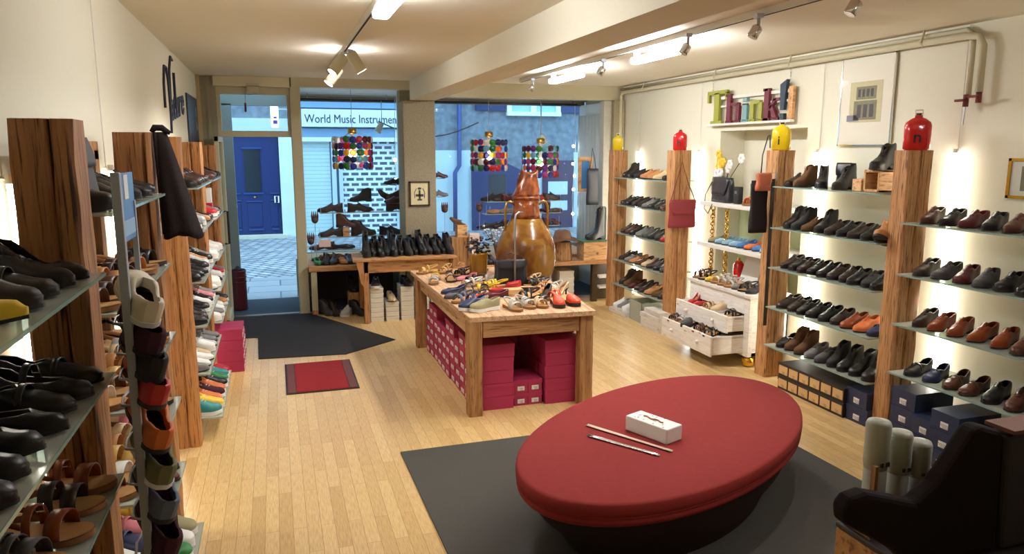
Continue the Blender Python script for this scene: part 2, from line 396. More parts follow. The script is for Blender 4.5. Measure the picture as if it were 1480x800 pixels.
# side pane of the entrance recess
l = MB(); l.box(.24, .28, YW+.09, YG, .52, .60); l.box(.24, .28, YW+.09, YG, 2.66, 2.74); l.box(.24, .28, YG-.06, YG+.04, 0, 2.74); l.box(.24, .28, YW+.09, YG, 0, .52)
wf = struct('window_4', l, M['cream'])
MB().box(.257, .262, YW+.09, YG-.06, .6, 2.66).obj('pane', M['pane'], wf)
# right reveal and stone pilaster
struct('trim_12', MB().box(4.44, 4.54, 9.46, YG, 0, 2.66), mat('reveal_white', (214, 214, 206), .8, vary=.06, bscale=6))
struct('trim_13', MB().box(4.26, 4.54, 9.32, 9.46, 0, 2.66), M['stone'], bevel=.01)
struct('trim_14', MB().box(4.37, 4.53, 9.24, 9.33, 0, 2.655), M['granite'], bevel=.008)
# street fascia above the shopfront
struct('trim_15', MB().box(-3, 6.5, YG+.06, YG+.3, 2.72, 5.5).box(-3, -.8, 9.4, YG+.3, 0, 5.5).box(XR+.12, 8, YG-.2, YG+.3, 0, 5.5), M['facade'])
struct('trim_16', MB().box(-.98, -.62, 9.46, YG+.1, 0, 2.8), M['facade'])
struct('trim_17', MB().box(-.8, .24, YG-.05, YG+.05, 2.58, 2.80).box(-.62, -.5, YG-.05, YG+.02, 0, 2.6), M['woodgrey'])  # roller shutter guide of the entrance
struct('trim_18', MB().box(-.62, .22, YW-.02, YW+.06, 0, .012), mat('threshold_metal', (120, 112, 96), .4, .6))
struct('ground', MB().box(-14, 20, YW+.06, YG-.12, -.1, 0), mat('slate_blue_entry_mat', (70, 74, 84), .9, bump=.3, bscale=200))
struct('ground', MB().box(-14, 20, YG-.12, 12.3, -.1, -.002), M['kerbpave'])
struct('ground', MB().box(-14, 20, 12.3, 18.6, -.1, -.01), M['cobble'])

# ------------------------------------------------------------------ street opposite
FY = 18.3
def facade(name, label, x0, x1, h, m, parts):
    t = thing(name, label, 'building', ((x0+x1)/2, FY, 0))
    t.location = (0, 0, 0)
    MB().box(x0, x1, FY, FY+3, -.1, h).obj('wall', m, t)
    for (nm, mm, rects, dy) in parts:
        for r in rects:
            b = MB(); b.box(r[0], r[1], FY-dy, FY+.05, r[2], r[3])
            b.obj(nm, mm, t)
    return t
b1 = facade('stone_house', 'opposite building with rough plaster arch and pale blue pilaster around a blue door', -6, .60, 6.5, M['stucco'],
            [('pilaster', M['facade'], [(.12, .50, -.1, 2.35), (-1.35, -1.0, -.1, 2.5)], .18), ('lintel', M['facade'], [(-1.35, .5, 2.34, 2.72)], .15),
             ('step', M['stone'], [(-1.1, .25, -.1, .06)], .35)])
b2 = facade('music_shop', 'opposite music shop with white name board, roller shutter and patterned white brick wall', .60, 3.05, 6.5, M['facadeB'],
            [('fascia_board', M['facadeB'], [(.60, 3.05, 2.24, 2.50), (.6, 3.05, 2.98, 3.3)], .12), ('roller_shutter', M['shutter'], [(.66, 1.27, -.1, 2.24)], .04),
             ('pilaster', M['facade'], [(1.30, 1.40, -.1, 2.24), (1.46, 1.55, -.1, 2.24), (2.82, 3.02, -.1, 2.5)], .14),
             ('brick_wall', M['whitebrick'], [(1.55, 2.82, -.1, 2.24)], .06), ('lintel', M['white'], [(.6, 3.05, 2.20, 2.30)], .2)])
sg = MB().box(.66, 3.05, FY-.22, FY, 2.54, 2.94).obj('name_board', M['signwhite'], b2)
text_obj('lettering', 'World Music Instruments', .28, mat('navy_lettering', (34, 36, 60), .6), Matrix.Translation((.72, FY-.225, 2.63)) @ Matrix.Rotation(PI/2, 4, 'X'), sg, ext=.003, bold=False, width=2.28)
b3 = facade('stucco_house', 'blue-lit rough stucco house with white casement window, gabled blue gateway and purple door', 3.05, 14, 6.5, M['stucco'],
            [('pilaster', M['facade'], [(3.1, 4.75, -.1, 2.0)], .06), ('plinth_band', M['facade'], [(6.1, 6.62, -.1, 1.95), (7.5, 9, -.1, 1.95)], .06), ('door_frame', M['purple'], [(6.62, 7.48, -.1, 1.74)], .12),
             ('door_pane', M['facade'], [(6.76, 7.30, .86, 1.2), (6.76, 7.30, .45, .70)], .14), ('shutter', M['bluedoor'], [(4.85, 5.62, 2.98, 3.9), (7.12, 7.7, 2.95, 3.9)], .08)])
wn = MB(); wn.box(5.66, 7.10, FY-.14, FY+.02, 2.86, 2.96); wn.box(5.66, 5.78, FY-.10, FY, 2.96, 4); wn.box(6.98, 7.10, FY-.10, FY, 2.96, 4); wn.box(6.30, 6.44, FY-.10, FY, 2.96, 4)
wn = wn.obj('casement_window', M['signwhite'], b3)
MB().box(5.78, 6.98, FY-.04, FY, 2.96, 4).obj('pane', mat('curtain_pane', (150, 190, 205), .3), wn)
g = MB(); g.prism([(4.72, -.1), (6.12, -.1), (6.12, 1.45), (5.42, 1.78), (4.72, 1.62)], -.02, .16, Matrix.Translation((0, FY, 0)) @ Matrix.Rotation(PI/2, 4, 'X'))
g = g.obj('gateway', M['bluedoor'], b3)
gg = MB().box(5.15, 5.6, FY-.18, FY-.15, .75, 1.4).obj('gateway_pane', M['darkglass'], g)
# drain pipes
p = MB(); p.tube([(4.42, FY-.12, 3.6), (4.40, FY-.12, 1.62), (4.27, FY-.2, 1.45), (4.26, FY-.2, 0)], .055, 10)
tag(p.obj('drain_pipe', M['bluedoord'], smooth=True), 'blue drain pipe running down the stucco wall seen through the right window', 'pipe')
# blue door
d = MB().box(-.98, .10, FY-.08, FY+.02, .07, 2.33).obj('blue_door', M['bluedoor'], b1)
MB().box(-.65, -.31, FY-.11, FY-.07, 1.05, 2.03).obj('pane', M['darkglass'], d)
for (a, b_, c, e) in [(-.70, -.26, 2.03, 2.07), (-.70, -.26, 1.0, 1.04), (-.95, -.76, 1.0, 1.03), (-.12, .08, 1.0, 1.03), (-.95, -.76, .84, .87), (-.65, -.30, .82, .85), (-.12, .05, .84, .87), (-.93, -.78, .16, .2), (-.63, -.3, .16, .2), (-.12, .04, .16, .2)]:
    MB().box(a, b_, FY-.12, FY-.07, c, e).obj('moulding', M['bluedoord'], d)
for (a, b_) in [(-.93, -.78), (-.62, -.32), (-.12, .04)]:
    MB().box(a, b_, FY-.10, FY-.07, .24, .80).obj('panel', M['bluedoor'], d, bevel=.01)
MB().tube([(-.02, FY-.16, .95), (.06, FY-.16, .95), (.06, FY-.16, .80), (-.02, FY-.16, .80)], .018, 8, True).obj('handle', M['chrome'], d)
MB().ball((-.46, FY-.13, .93), .025).obj('door_knob', M['brass'], d)
MB().tube([(-.93, FY-.12, .72), (-.93, FY-.17, .72), (-.85, FY-.17, .72)], .015, 8).obj('handle', M['chrome'], d)
t = thing('hanging_sign', 'white illuminated box sign above the street seen through the door transom', 'sign', (0, 0, 0))
MB().prism([(-.02+.17*a, 2.5+.5*b_) for a, b_ in [(0, .1), (.1, 0), (.9, 0), (1, .1), (1, .9), (.9, 1), (.1, 1), (0, .9)]], 0, .12, Matrix.Translation((0, FY-.5, 0)) @ Matrix.Rotation(PI/2, 4, 'X')).obj('lightbox', mat('lightbox_face', (250, 250, 250), .4, emit=(235, 235, 255), estr=1.3), t)
MB().tube([(.15, FY-.56, 2.9), (.4, FY-.56, 2.9), (.4, FY-.2, 2.9)], .02, 6).obj('bracket', M['greymetal'], t)
MB().box(.03, .12, FY-.625, FY-.62, 2.58, 2.66).box(.04, .11, FY-.625, FY-.62, 2.70, 2.74).obj('emblem', mat('violet_print', (70, 50, 150), .5), t)
# street cables
c = MB(); c.tube([(2.2+.25*i, 16.5, 2.62-.32*math.sin(PI*i/9)) for i in range(10)], .015, 5)
tag(c.obj('cable', M['black']), 'black street cable sagging outside the right shop window', 'cable')

# ------------------------------------------------------------------ entrance door leaf (glass door standing open)
d = thing('glass_door', 'cream framed glass entrance door standing open into the shop', 'door', (-.575, 9.33, 0), 0)
l = MB(); l.box(-.02, .025, -.80, -.74, .02, 2.15); l.box(-.02, .025, -.06, 0, .02, 2.15); l.box(-.02, .025, -.80, 0, 2.09, 2.15); l.box(-.02, .025, -.8, 0, .02, .16)
l.obj('door_frame', M['cream'], d, bevel=.005)
MB().box(-.001, .004, -.74, -.06, .16, 2.09).obj('pane', M['pane'], d)
MB().tube([(.02, -.77, 1.0), (.07, -.77, 1.0), (.07, -.77, 1.35), (.02, -.77, 1.35)], .012, 8).obj('handle', M['black'], d)
t = thing('door_closer', 'cream door closer box over the entrance with hanging cord', 'door closer', (-.19, 9.27, 2.655))
MB().box(-.07, .07, -.03, .03, 0, .07).obj('housing', M['cream'], t, bevel=.008); MB().box(-.075, .075, -.035, .03, .075, .10).obj('cover', M['cream'], t)
MB().tube([(-.08, -.02, .0), (-.09, -.02, -.12)], .004, 6).obj('cord', M['greymetal'], t); MB().tube([(-.09, -.02, -.12), (-.09, -.02, -.22)], .012, 8).obj('cord_weight', mat('maroon_plastic', (90, 30, 40), .5), t)
t = thing('umbrella_stand', 'dark red cylindrical stand just outside the entrance door', 'stand', (-.50, 9.86, 0))
MB().lathe([(.085, 0), (.09, .02), (.09, .48), (.094, .49), (.094, .51), (.08, .51), (.078, .1)], 20).obj('cylinder', mat('dark_red_lacquer', (84, 26, 34), .35), t, smooth=True)
for z in (.36, .42): MB().tube([(.092*math.cos(a*PI/8), .092*math.sin(a*PI/8), z) for a in range(16)], .006, 6, True).obj('ring', M['redmatb'], t)
MB().lathe([(.085, .515), (.04, .53), (.02, .56)], 16).obj('lid', M['black'], t, smooth=True)

# ------------------------------------------------------------------ floor mats and rug
def flat(name, poly, h, m, label, cat, bev=.003):
    o = MB().prism(poly, 0, h).obj(name, m); tag(o, label, cat); return o
flat('entrance_mat', [(-.60, 9.33), (.215, 9.33), (.34, 9.32), (1.14, 7.71), (.585, 7.29), (-.24, 7.37), (-.26, 8.25), (-.60, 8.29)], .009, M['rubbermat'], 'large black angular entrance mat in front of the street door', 'mat')
t = thing('door_mat', 'small dark red rectangular mat on parquet before the black mat', 'mat', (.30, 6.63, 0))
MB().box(-.30, .30, -.455, .455, 0, .008).obj('backing', M['black'], t)
MB().box(-.215, .215, -.44, .44, .008, .013).obj('pile', M['redmat'], t)
for s in (-1, 1): MB().box(min(s*.22, s*.285), max(s*.22, s*.285), -.44, .44, .008, .012).obj('border', M['redmatb'], t)
flat('area_rug', [(.71, 4.70), (3.29, 4.74), (3.36, 2.2), (.75, 2.2)], .010, M['rug'], 'large charcoal rug under the oval red seat', 'rug')

# ------------------------------------------------------------------ oval ottoman
t = thing('oval_ottoman', 'large oval red velvet seat on a dark base in the foreground', 'ottoman', (2.08, 3.56, .010), math.atan2(.529, .849))
def ell(a, b, z, n=72): return [(a*math.cos(2*PI*k/n), b*math.sin(2*PI*k/n), z) for k in range(n)]
A_, B_ = 1.145, .625
P = [ell(A_-.06, B_-.06, .325), ell(A_-.012, B_-.012, .33), ell(A_, B_, .345), ell(A_+.002, B_+.002, .36), ell(A_-.008, B_-.008, .372), ell(A_+.004, B_+.004, .384), ell(A_+.006, B_+.006, .41), ell(A_+.003, B_+.003, .436), ell(A_-.004, B_-.004, .443), ell(A_-.02, B_-.02, .446), ell(A_*.8, B_*.8, .447), ell(A_*.5, B_*.5, .448), ell(A_*.2, B_*.2, .448), ell(.001, .001, .448)]
m_ = MB(); m_.grid([list(r) for r in P], closed=True); m_.obj('cushion', M['velvet'], t, smooth=True)
P = [ell(A_*.72, B_*.72, 0), ell(A_*.78, B_*.78, .1), ell(A_*.88, B_*.88, .2), ell(A_*.95, B_*.93, .30), ell(A_*.955, B_*.94, .33)]
m_ = MB(); m_.grid([list(r) for r in P], closed=True); m_.obj('base', M['darkbase'], t, smooth=True)
pp = MB(); pp.tube([(a[0]*1.0, a[1]*1.0, .376) for a in ell(A_-.002, B_-.002, 0, 72)], .005, 6, True); pp.obj('piping', M['velvet'], t, smooth=True)
for (lx, ly) in [(.98, -.18), (.5, -.5)]:
    pass
# tissue box + shoehorns
ax, ay = 1.91, 3.505
t = thing('tissue_box', 'white card tissue box lying on the oval seat', 'box', (1.914, 3.457, .4585), math.radians(-68))
MB().box(-.145, .145, -.065, .065, 0, .085).obj('carton', M['white'], t, bevel=.006)
sp = MB()
for k in range(14):
    a = random.uniform(-.11, .11); b_ = random.uniform(-.06, .06)
    sp.tube([(a, b_, .0855), (a+.008, b_+.004, .0855)], .002, 4)
sp.obj('print', mat('grey_print', (130, 128, 124), .7), t)
MB().tube([(-.07+.02*i, .008*math.sin(i*1.7), .088) for i in range(8)], .005, 6).obj('lettering', mat('gold_print', (150, 104, 66), .5), t)
def horn(loc, rz, m, label, l=.42, w=.013):
    P = []
    for i in range(13):
        u = i/12; ww = w*(1-.35*u) if u < .5 else w*(.75)
        x = -l/2+l*u; P.append([(x, -ww, .006), (x, -ww*.6, .002), (x, 0, 0.001), (x, ww*.6, .002), (x, ww, .006)])
    m_ = MB(); m_.grid(P); o = m_.obj('shoehorn', m, smooth=True, solid=.003, loc=loc); o.rotation_euler = (0, 0, rz); tag(o, label, 'shoehorn'); return o
def stick(x0, y0, x1, y1): return ((x0+x1)/2, (y0+y1)/2), math.atan2(y1-y0, x1-x0), math.hypot(x1-x0, y1-y0)
(c0, r0, l0) = stick(1.617, 3.687, 1.889, 3.208); horn((c0[0], c0[1], .461), r0, mat('pale_horn', (196, 176, 150), .4), 'long pale shoehorn next to the white tissue box', l0)
(c0, r0, l0) = stick(1.562, 3.541, 1.801, 3.18); horn((c0[0], c0[1], .461), r0, M['chrome'], 'long chrome shoehorn with black grip on the oval seat', l0)

# ------------------------------------------------------------------ wood pillars
def rough_beam(x0, x1, y0, y1, z1, jit=.004):
    m_ = MB(); ch = .012; rows = []
    base = [(x0+ch, y0), (x1-ch, y0), (x1, y0+ch), (x1, y1-ch), (x1-ch, y1), (x0+ch, y1), (x0, y1-ch), (x0, y0+ch)]
    for i in range(17):
        rows.append([(p[0]+random.uniform(-jit, jit), p[1]+random.uniform(-jit, jit), z1*i/16) for p in base])
    m_.grid(rows, closed=True); m_.f.append(tuple(range(7, -1, -1))); m_.f.append(tuple(16*8+k for k in range(8))); m_.mi += [0, 0]
    return m_
def pillar(x0, x1, y0, y1, h, label, m, split):
    t = thing('wooden_pillar', label, 'pillar', ((x0+x1)/2, (y0+y1)/2, 0), 0, 'rustic shelf pillars')
    cx, cy = (x0+x1)/2, (y0+y1)/2
    xs = [x0]+[x0+(x1-x0)*s for s in split]+[x1]
    for a, b_ in zip(xs, xs[1:]):
        o = rough_beam(a-cx+.001, b_-cx-.001, y0-cy, y1-cy, h).obj('beam', m, t, ang=.6)
    return t
PW = M['pillar']; PD = M['pillardark']
pillar(4.08, 4.29, 4.00, 4.14, 2.0, 'tall rustic wood pillar topped by the big red bottle, nearest on right wall', PW, [.5])
pillar(4.08, 4.27, 5.39, 5.55, 2.0, 'tall rustic wood pillar topped by the large yellow bottle', PW, [.45])
pillar(4.08, 4.30, 7.12, 7.27, 2.0, 'tall rustic wood pillar with hanging red bag', PW, [.4])
pillar(4.05, 4.25, 8.55, 8.70, 2.0, 'tall rustic wood pillar nearest the shop window on the right wall', PW, [.4])
pillar(4.08, 4.29, 2.45, 2.60, 2.0, 'rustic wood pillar beyond the navy boxes, cut by the right frame edge', PW, [.5])
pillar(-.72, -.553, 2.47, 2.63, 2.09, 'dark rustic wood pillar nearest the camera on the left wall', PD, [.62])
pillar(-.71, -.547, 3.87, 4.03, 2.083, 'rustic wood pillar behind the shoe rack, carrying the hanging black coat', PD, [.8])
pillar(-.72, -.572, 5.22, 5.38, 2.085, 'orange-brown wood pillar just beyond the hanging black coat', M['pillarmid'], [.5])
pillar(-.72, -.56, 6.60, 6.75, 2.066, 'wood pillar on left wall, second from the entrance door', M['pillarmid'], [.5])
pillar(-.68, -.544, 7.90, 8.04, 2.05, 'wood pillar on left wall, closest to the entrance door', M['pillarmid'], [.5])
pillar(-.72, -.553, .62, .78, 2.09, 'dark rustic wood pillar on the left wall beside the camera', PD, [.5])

# ------------------------------------------------------------------ LED tubes, tube cords
def ledtube(x, y, side, label, ztop=1.98, cord=HC):
    t = thing('tube_light', label, 'tube light', (x, y, 0), 0, 'vertical tube lights behind the pillars')
    MB().tube([(0, 0, .12), (0, 0, ztop)], .013, 8).obj('tube', M['led'] if side > 0 else M['ledl'], t, smooth=True)
    MB().tube([(0, 0, ztop), (0, 0, ztop+.03)], .016, 8).obj('end_cap', M['white'], t)
    MB().tube([(0, 0, .09), (0, 0, .12)], .016, 8).obj('end_cap', M['white'], t)
    MB().tube([(0, 0, ztop+.015), (side*.03, 0, ztop+.015)], .006, 6).obj('bracket', M['chrome'], t)
    if cord: MB().tube([(side*.022, 0, ztop+.02), (side*.022, 0, cord)], .003, 5).obj('cord', M['white'], t)
for y, q in [(8.80, 'by the pillar nearest the window'), (7.34, 'beside the pillar with the red bag'), (5.42, 'beside the yellow bottle pillar'), (4.03, 'beside the red bottle pillar')]:
    ledtube(XR-.035, y, 1, 'glowing vertical tube light on the right wall '+q)
for y, q in [(2.62, 'behind the nearest dark pillar'), (4.10, 'behind the pillar with the coat'), (5.45, 'behind the third pillar'), (6.85, 'behind the fourth pillar')]:
    ledtube(XL+.035, y, -1, 'glowing vertical tube light on the left wall '+q, ztop=1.90, cord=2.75 if y < 5 else 0)

# ------------------------------------------------------------------ shoes
L0 = .285
def outline(t, kind='round'):
    """half width at t (0 heel .. 1 toe)"""
    pts = [(0, .012), (.03, .024), (.08, .031), (.16, .034), (.28, .033), (.42, .034), (.56, .042), (.68, .0475), (.78, .046), (.87, .039), (.94, .028), (.98, .016), (1, .006)]
    if kind == 'point': pts = [(0, .012), (.03, .023), (.08, .030), (.16, .032), (.28, .030), (.42, .031), (.56, .039), (.68, .043), (.78, .037), (.87, .028), (.94, .018), (.98, .010), (1, .004)]
    if kind == 'wide': pts = [(0, .014), (.03, .028), (.08, .036), (.16, .039), (.28, .038), (.42, .040), (.56, .047), (.68, .052), (.78, .052), (.87, .047), (.94, .036), (.98, .022), (1, .008)]
    for (a, b), (c, d) in zip(pts, pts[1:]):
        if t <= c: return b+(d-b)*(t-a)/(c-a)
    return pts[-1][1]
def interp(pts, t):
    if t <= pts[0][0]: return pts[0][1]
    for (a, b), (c, d) in zip(pts, pts[1:]):
        if t <= c:
            u = (t-a)/(c-a); u = u*u*(3-2*u); return b+(d-b)*u
    return pts[-1][1]
TS = [0, .02, .05, .1, .17, .25, .33, .41, .48, .54, .60, .66, .72, .79, .86, .92, .96, .985, 1]
def cx_(t): return (t-.5)*L0
def cy_(t): return .006*math.sin((t-.2)*2.4)
def build_sole(th, heel, outl, z_toe=.006, heel_l=.27, grow=1.05):
    m_ = MB(); rows = []
    def zb(t):
        if heel < .004: return z_toe*max(0, (t-.75)/.25)
        return 0 if t < heel_l else (heel*.9*max(0, 1-abs(t-.42)/.22) + z_toe*max(0, (t-.8)/.2))
    def zt(t): return th + heel*(1-min(1, max(0, (t-.15)/.45)))+z_toe*max(0, (t-.8)/.2)
    ts = TS[:6]+[heel_l, heel_l+.005]+TS[6:] if heel >= .004 else TS
    ts = sorted(ts)
    for t in ts:
        w_ = outline(t, outl)*grow; x = cx_(t)+(.003 if t == 1 else (-.003 if t == 0 else 0)); y = cy_(t)
        rows.append([(x, y-w_, zb(t)), (x, y-w_, zt(t)), (x, y, zt(t)+.0005), (x, y+w_, zt(t)), (x, y+w_, zb(t)), (x, y, zb(t))])
    m_.grid(rows, closed=True); n = len(rows)
    m_.f.append((5, 4, 3, 2, 1, 0)); m_.f.append(tuple((n-1)*6+k for k in range(6))); m_.mi += [0, 0]
    return m_, zt
def build_upper(zt, outl, H, OW, t0=0, t1=1, fill=.0):
    """H(t): height above the sole, OW(t): opening half width (0 = closed)"""
    m_ = MB(); rows = []; N = 6; ts = [t for t in TS if t0 <= t <= t1]
    for t in ts:
        w_ = outline(t, outl)*.99; ow = min(OW(t), w_*.97); h = H(t); z0 = zt(t)-.001; x = cx_(t); y = cy_(t); side = []
        for i in range(N+1):
            u = i/N; g = 1-math.cos(u*PI/2)**.75; s = math.sin(u*PI/2)**.8
            side.append((w_-(w_-ow)*g+.003*math.sin(u*PI), z0+h*s))
        lip = [(max(ow-.003, 0), z0+h-.001), (max(ow-.0035, 0), z0+h*.55)]
        L_ = side+lip
        rows.append([(x, y-a, z) for a, z in L_]+[(x, y+a, z) for a, z in reversed(L_)])
    M_ = len(rows[0]); vs = [p for r in rows for p in r]; fs = []
    for i in range(len(rows)-1):
        for k in range(M_-1):
            if k == M_//2-1: continue
            fs.append((i*M_+k, i*M_+k+1, (i+1)*M_+k+1, (i+1)*M_+k))
    # heel & toe caps
    fs.append(tuple(range(0, N+1))+tuple(M_-1-k for k in range(N, -1, -1)))
    b = (len(rows)-1)*M_; fs.append(tuple(b+k for k in range(0, N+1))+tuple(b+M_-1-k for k in range(N, -1, -1)))
    m_.add(vs, fs); return m_
def insole_mesh(zt, outl, t0, t1, dz=.004, k=.93):
    m_ = MB(); rows = []
    for t in TS:
        if t0 <= t <= t1:
            w_ = outline(t, outl)*k; rows.append([(cx_(t), cy_(t)-w_, zt(t)+dz), (cx_(t), cy_(t), zt(t)+dz-.001), (cx_(t), cy_(t)+w_, zt(t)+dz)])
    m_.grid(rows); return m_
def band(zt, outl, ta, tb, h, th=.002, n=9, grow=1.0, tilt=0, T=None):
    """strap arching over the foot from side to side, between stations ta and tb"""
    m_ = MB(); R = []
    for t in (ta, (ta+tb)/2, tb):
        r = []
        for i in range(n+1):
            a = PI*i/n; w_ = outline(t+tilt*(i/n-.5), outl)*grow
            r.append((cx_(t+tilt*(i/n-.5)), cy_(t)-w_*math.cos(a), zt(t)+.001+h*math.sin(a)**.7))
        R.append(r)
    m_.grid(R); return m_
def bandobj(*a, name='strap', m=None, parent=None, **k):
    return band(*a, **k).obj(name, m, parent, smooth=True, solid=.0035)

PROTO = {}
def proto(kind):
    if kind in PROTO: return PROTO[kind]
    r = bpy.data.objects.new('shoe', None); parts = []    # unlinked prototype: list of (name, mesh, role)
    def add(name, mb, role, solid=0, parent=None):
        me = mb.mesh(kind+'_'+name, True)
        me.materials.append(None)
        try: me.set_sharp_from_angle(angle=.9)
        except Exception: pass
        parts.append((name, me, role, solid)); return len(parts)-1
    if kind in ('oxford', 'sneaker', 'boot', 'brogue', 'boot_tall'):
        outl = {'oxford': 'round', 'sneaker': 'wide', 'boot': 'round', 'brogue': 'point', 'boot_tall': 'round'}[kind]
        th, heel = {'oxford': (.008, .018), 'sneaker': (.024, .004), 'boot': (.012, .022), 'brogue': (.007, .02), 'boot_tall': (.012, .028)}[kind]
        s, zt = build_sole(th, heel, outl); add('sole', s, 'sole')
        if kind.startswith('boot'):
            hh = .125 if kind == 'boot' else .30
            H = lambda t: interp([(0, hh*.93), (.1, hh), (.40, hh*.98), (.50, .088), (.62, .066), (.8, .048), (.93, .038), (1, .020)], t)
            OW = lambda t: interp([(0, .010), (.04, .024), (.2, .030), (.36, .026), (.44, .008), (.5, 0)], t)
        else:
            H = lambda t: interp([(0, .064), (.12, .060), (.3, .050), (.43, .066), (.50, .068), (.62, .058), (.8, .043), (.93, .034), (1, .018)], t)
            OW = lambda t: interp([(0, .010), (.04, .022), (.2, .026), (.36, .024), (.46, .014), (.56, .006), (.62, 0)], t)
        add('upper', build_upper(zt, outl, H, OW), 'upper')
        add('insole', insole_mesh(zt, outl, .02, .5), 'insole')
        m_ = MB(); ts = [.62, .55, .48, .42] if not kind.startswith('boot') else [.58, .52, .47, .43]
        for i, t in enumerate(ts):
            z = zt(t)+H(t)+.001; w_ = .013
            m_.tube([(cx_(t)-.003, cy_(t)-w_, z-.003), (cx_(t), cy_(t), z+.002), (cx_(t)+.003, cy_(t)+w_, z-.003)], .0018, 5)
        t = ts[-1]; z = zt(t)+H(t)
        m_.tube([(cx_(t), cy_(t), z), (cx_(t)+.004, cy_(t)-.02, z+.010), (cx_(t)+.012, cy_(t)-.024, z-.008)], .0016, 5)
        m_.tube([(cx_(t), cy_(t), z), (cx_(t)+.004, cy_(t)+.02, z+.010), (cx_(t)+.012, cy_(t)+.024, z-.008)], .0016, 5)
        add('laces', m_, 'laces')
        if kind in ('oxford', 'sneaker', 'brogue'):
            R = []
            for t, dz in [(.60, -.002), (.52, .0), (.45, .012), (.40, .024)]:
                z = zt(.5)+H(t)+dz; R.append([(cx_(t)-.002, cy_(t)-.016, z-.006), (cx_(t), cy_(t), z), (cx_(t)-.002, cy_(t)+.016, z-.006)])
            m_ = MB(); m_.grid(R); add('tongue', m_, 'upper', .003)
    elif kind in ('loafer', 'flat', 'mary_jane', 'slipper'):
        outl = {'loafer': 'round', 'flat': 'point', 'mary_jane': 'round', 'slipper': 'wide'}[kind]
        s, zt = build_sole({'slipper': .012}.get(kind, .007), {'loafer': .014, 'flat': .008, 'mary_jane': .02, 'slipper': 0}[kind], outl); add('sole', s, 'sole')
        hb = .058 if kind in ('loafer', 'slipper') else .046; hv = .056 if kind == 'loafer' else (.060 if kind == 'slipper' else .040)
        tc_ = .5 if kind in ('loafer', 'slipper') else .70
        H = lambda t: interp([(0, hb), (.12, hb-.004), (.3, hb-.018), (tc_, hv), (tc_+.12, hv*.86), (.9, .032), (1, .016)], t)
        OW = lambda t: interp([(0, .010), (.04, .022), (.2, .028), (.4, .029), (tc_-.03, .024), (tc_+.02, 0)], t)
        add('upper', build_upper(zt, outl, H, OW), 'upper')
        add('insole', insole_mesh(zt, outl, .02, .7), 'insole')
        if kind == 'mary_jane':
            add('strap', band(zt, outl, .38, .45, .066), 'upper', .003)
            m_ = MB(); z = zt(.42)+.048; m_.tube([(cx_(.38), .030, z-.008), (cx_(.45), .030, z-.008), (cx_(.45), .024, z+.010), (cx_(.38), .024, z+.010)], .0022, 5, True); add('buckle', m_, 'buckle')
        if kind == 'loafer': add('strap', band(zt, outl, .56, .62, .060, grow=.98), 'upper', .003)
    elif kind in ('sandal', 'slide', 'gladiator'):
        s, zt = build_sole(.014, .010 if kind != 'slide' else 0, 'wide'); add('sole', s, 'sole')
        add('footbed', insole_mesh(zt, 'wide', 0, 1, .002, 1.0), 'footbed')
        add('strap', band(zt, 'wide', .66, .80, .050), 'upper', .003)
        if kind == 'slide': add('strap', band(zt, 'wide', .46, .60, .062), 'upper', .003)
        else:
            add('strap', band(zt, 'wide', .46, .54, .064), 'upper', .003)
            m_ = MB(); pts = [(cx_(.46), -.040, .055), (cx_(.2), -.036, .072), (cx_(.03), -.018, .078), (cx_(.0), 0, .079), (cx_(.03), .018, .078), (cx_(.2), .036, .072), (cx_(.46), .040, .055)]
            m_.grid([[p for p in pts], [(p[0], p[1], p[2]-.014) for p in pts]]); add('heel_strap', m_, 'upper', .003)
            if kind == 'gladiator': add('strap', band(zt, 'wide', .56, .63, .060), 'upper', .003)
        m_ = MB(); z = zt(.5)+.045; m_.tube([(cx_(.46), .036, z-.008), (cx_(.54), .036, z-.008), (cx_(.54), .028, z+.012), (cx_(.46), .028, z+.012)], .0025, 5, True); add('buckle', m_, 'buckle')
    elif kind == 'clog':
        s, zt = build_sole(.026, .010, 'wide'); add('sole', s, 'sole')
        H = lambda t: interp([(.4, .058), (.5, .062), (.7, .052), (.9, .038), (1, .018)], t)
        add('upper', build_upper(zt, 'wide', H, lambda t: 0, t0=.45), 'upper')
        add('footbed', insole_mesh(zt, 'wide', 0, .7, .003, .95), 'footbed')
    elif kind == 'pump':
        outl = 'point'; m_ = MB(); rows = []
        zt = lambda t: interp([(0, .062), (.2, .060), (.62, .010), (1, .008)], t)
        for t in TS:
            w_ = outline(t, outl)*1.03; rows.append([(cx_(t), cy_(t)-w_, zt(t)-.006), (cx_(t), cy_(t)-w_, zt(t)), (cx_(t), cy_(t)+w_, zt(t)), (cx_(t), cy_(t)+w_, zt(t)-.006)])
        m_.grid(rows, closed=True)
        m_.tube([(cx_(.08), 0, .058), (cx_(.09), 0, .03), (cx_(.08), 0, 0)], [.020, .010, .009], 8); add('sole', m_, 'sole')
        H = lambda t: interp([(0, .05), (.2, .038), (.5, .024), (.74, .036), (.9, .03), (1, .014)], t)
        OW = lambda t: interp([(0, .01), (.05, .02), (.3, .027), (.66, .03), (.74, 0)], t)
        add('upper', build_upper(zt, outl, H, OW), 'upper'); add('insole', insole_mesh(zt, outl, .02, .7), 'insole')
    PROTO[kind] = parts; return parts
KW = {'oxford': 'lace-up shoe', 'brogue': 'pointed lace-up shoe', 'sneaker': 'sneaker', 'boot': 'ankle boot', 'boot_tall': 'high boot', 'loafer': 'loafer', 'flat': 'ballet flat', 'mary_jane': 'strap shoe with buckle',
      'slipper': 'felt slipper', 'sandal': 'sandal', 'slide': 'two-strap slide', 'gladiator': 'strappy sandal', 'clog': 'clog', 'pump': 'heeled pump'}
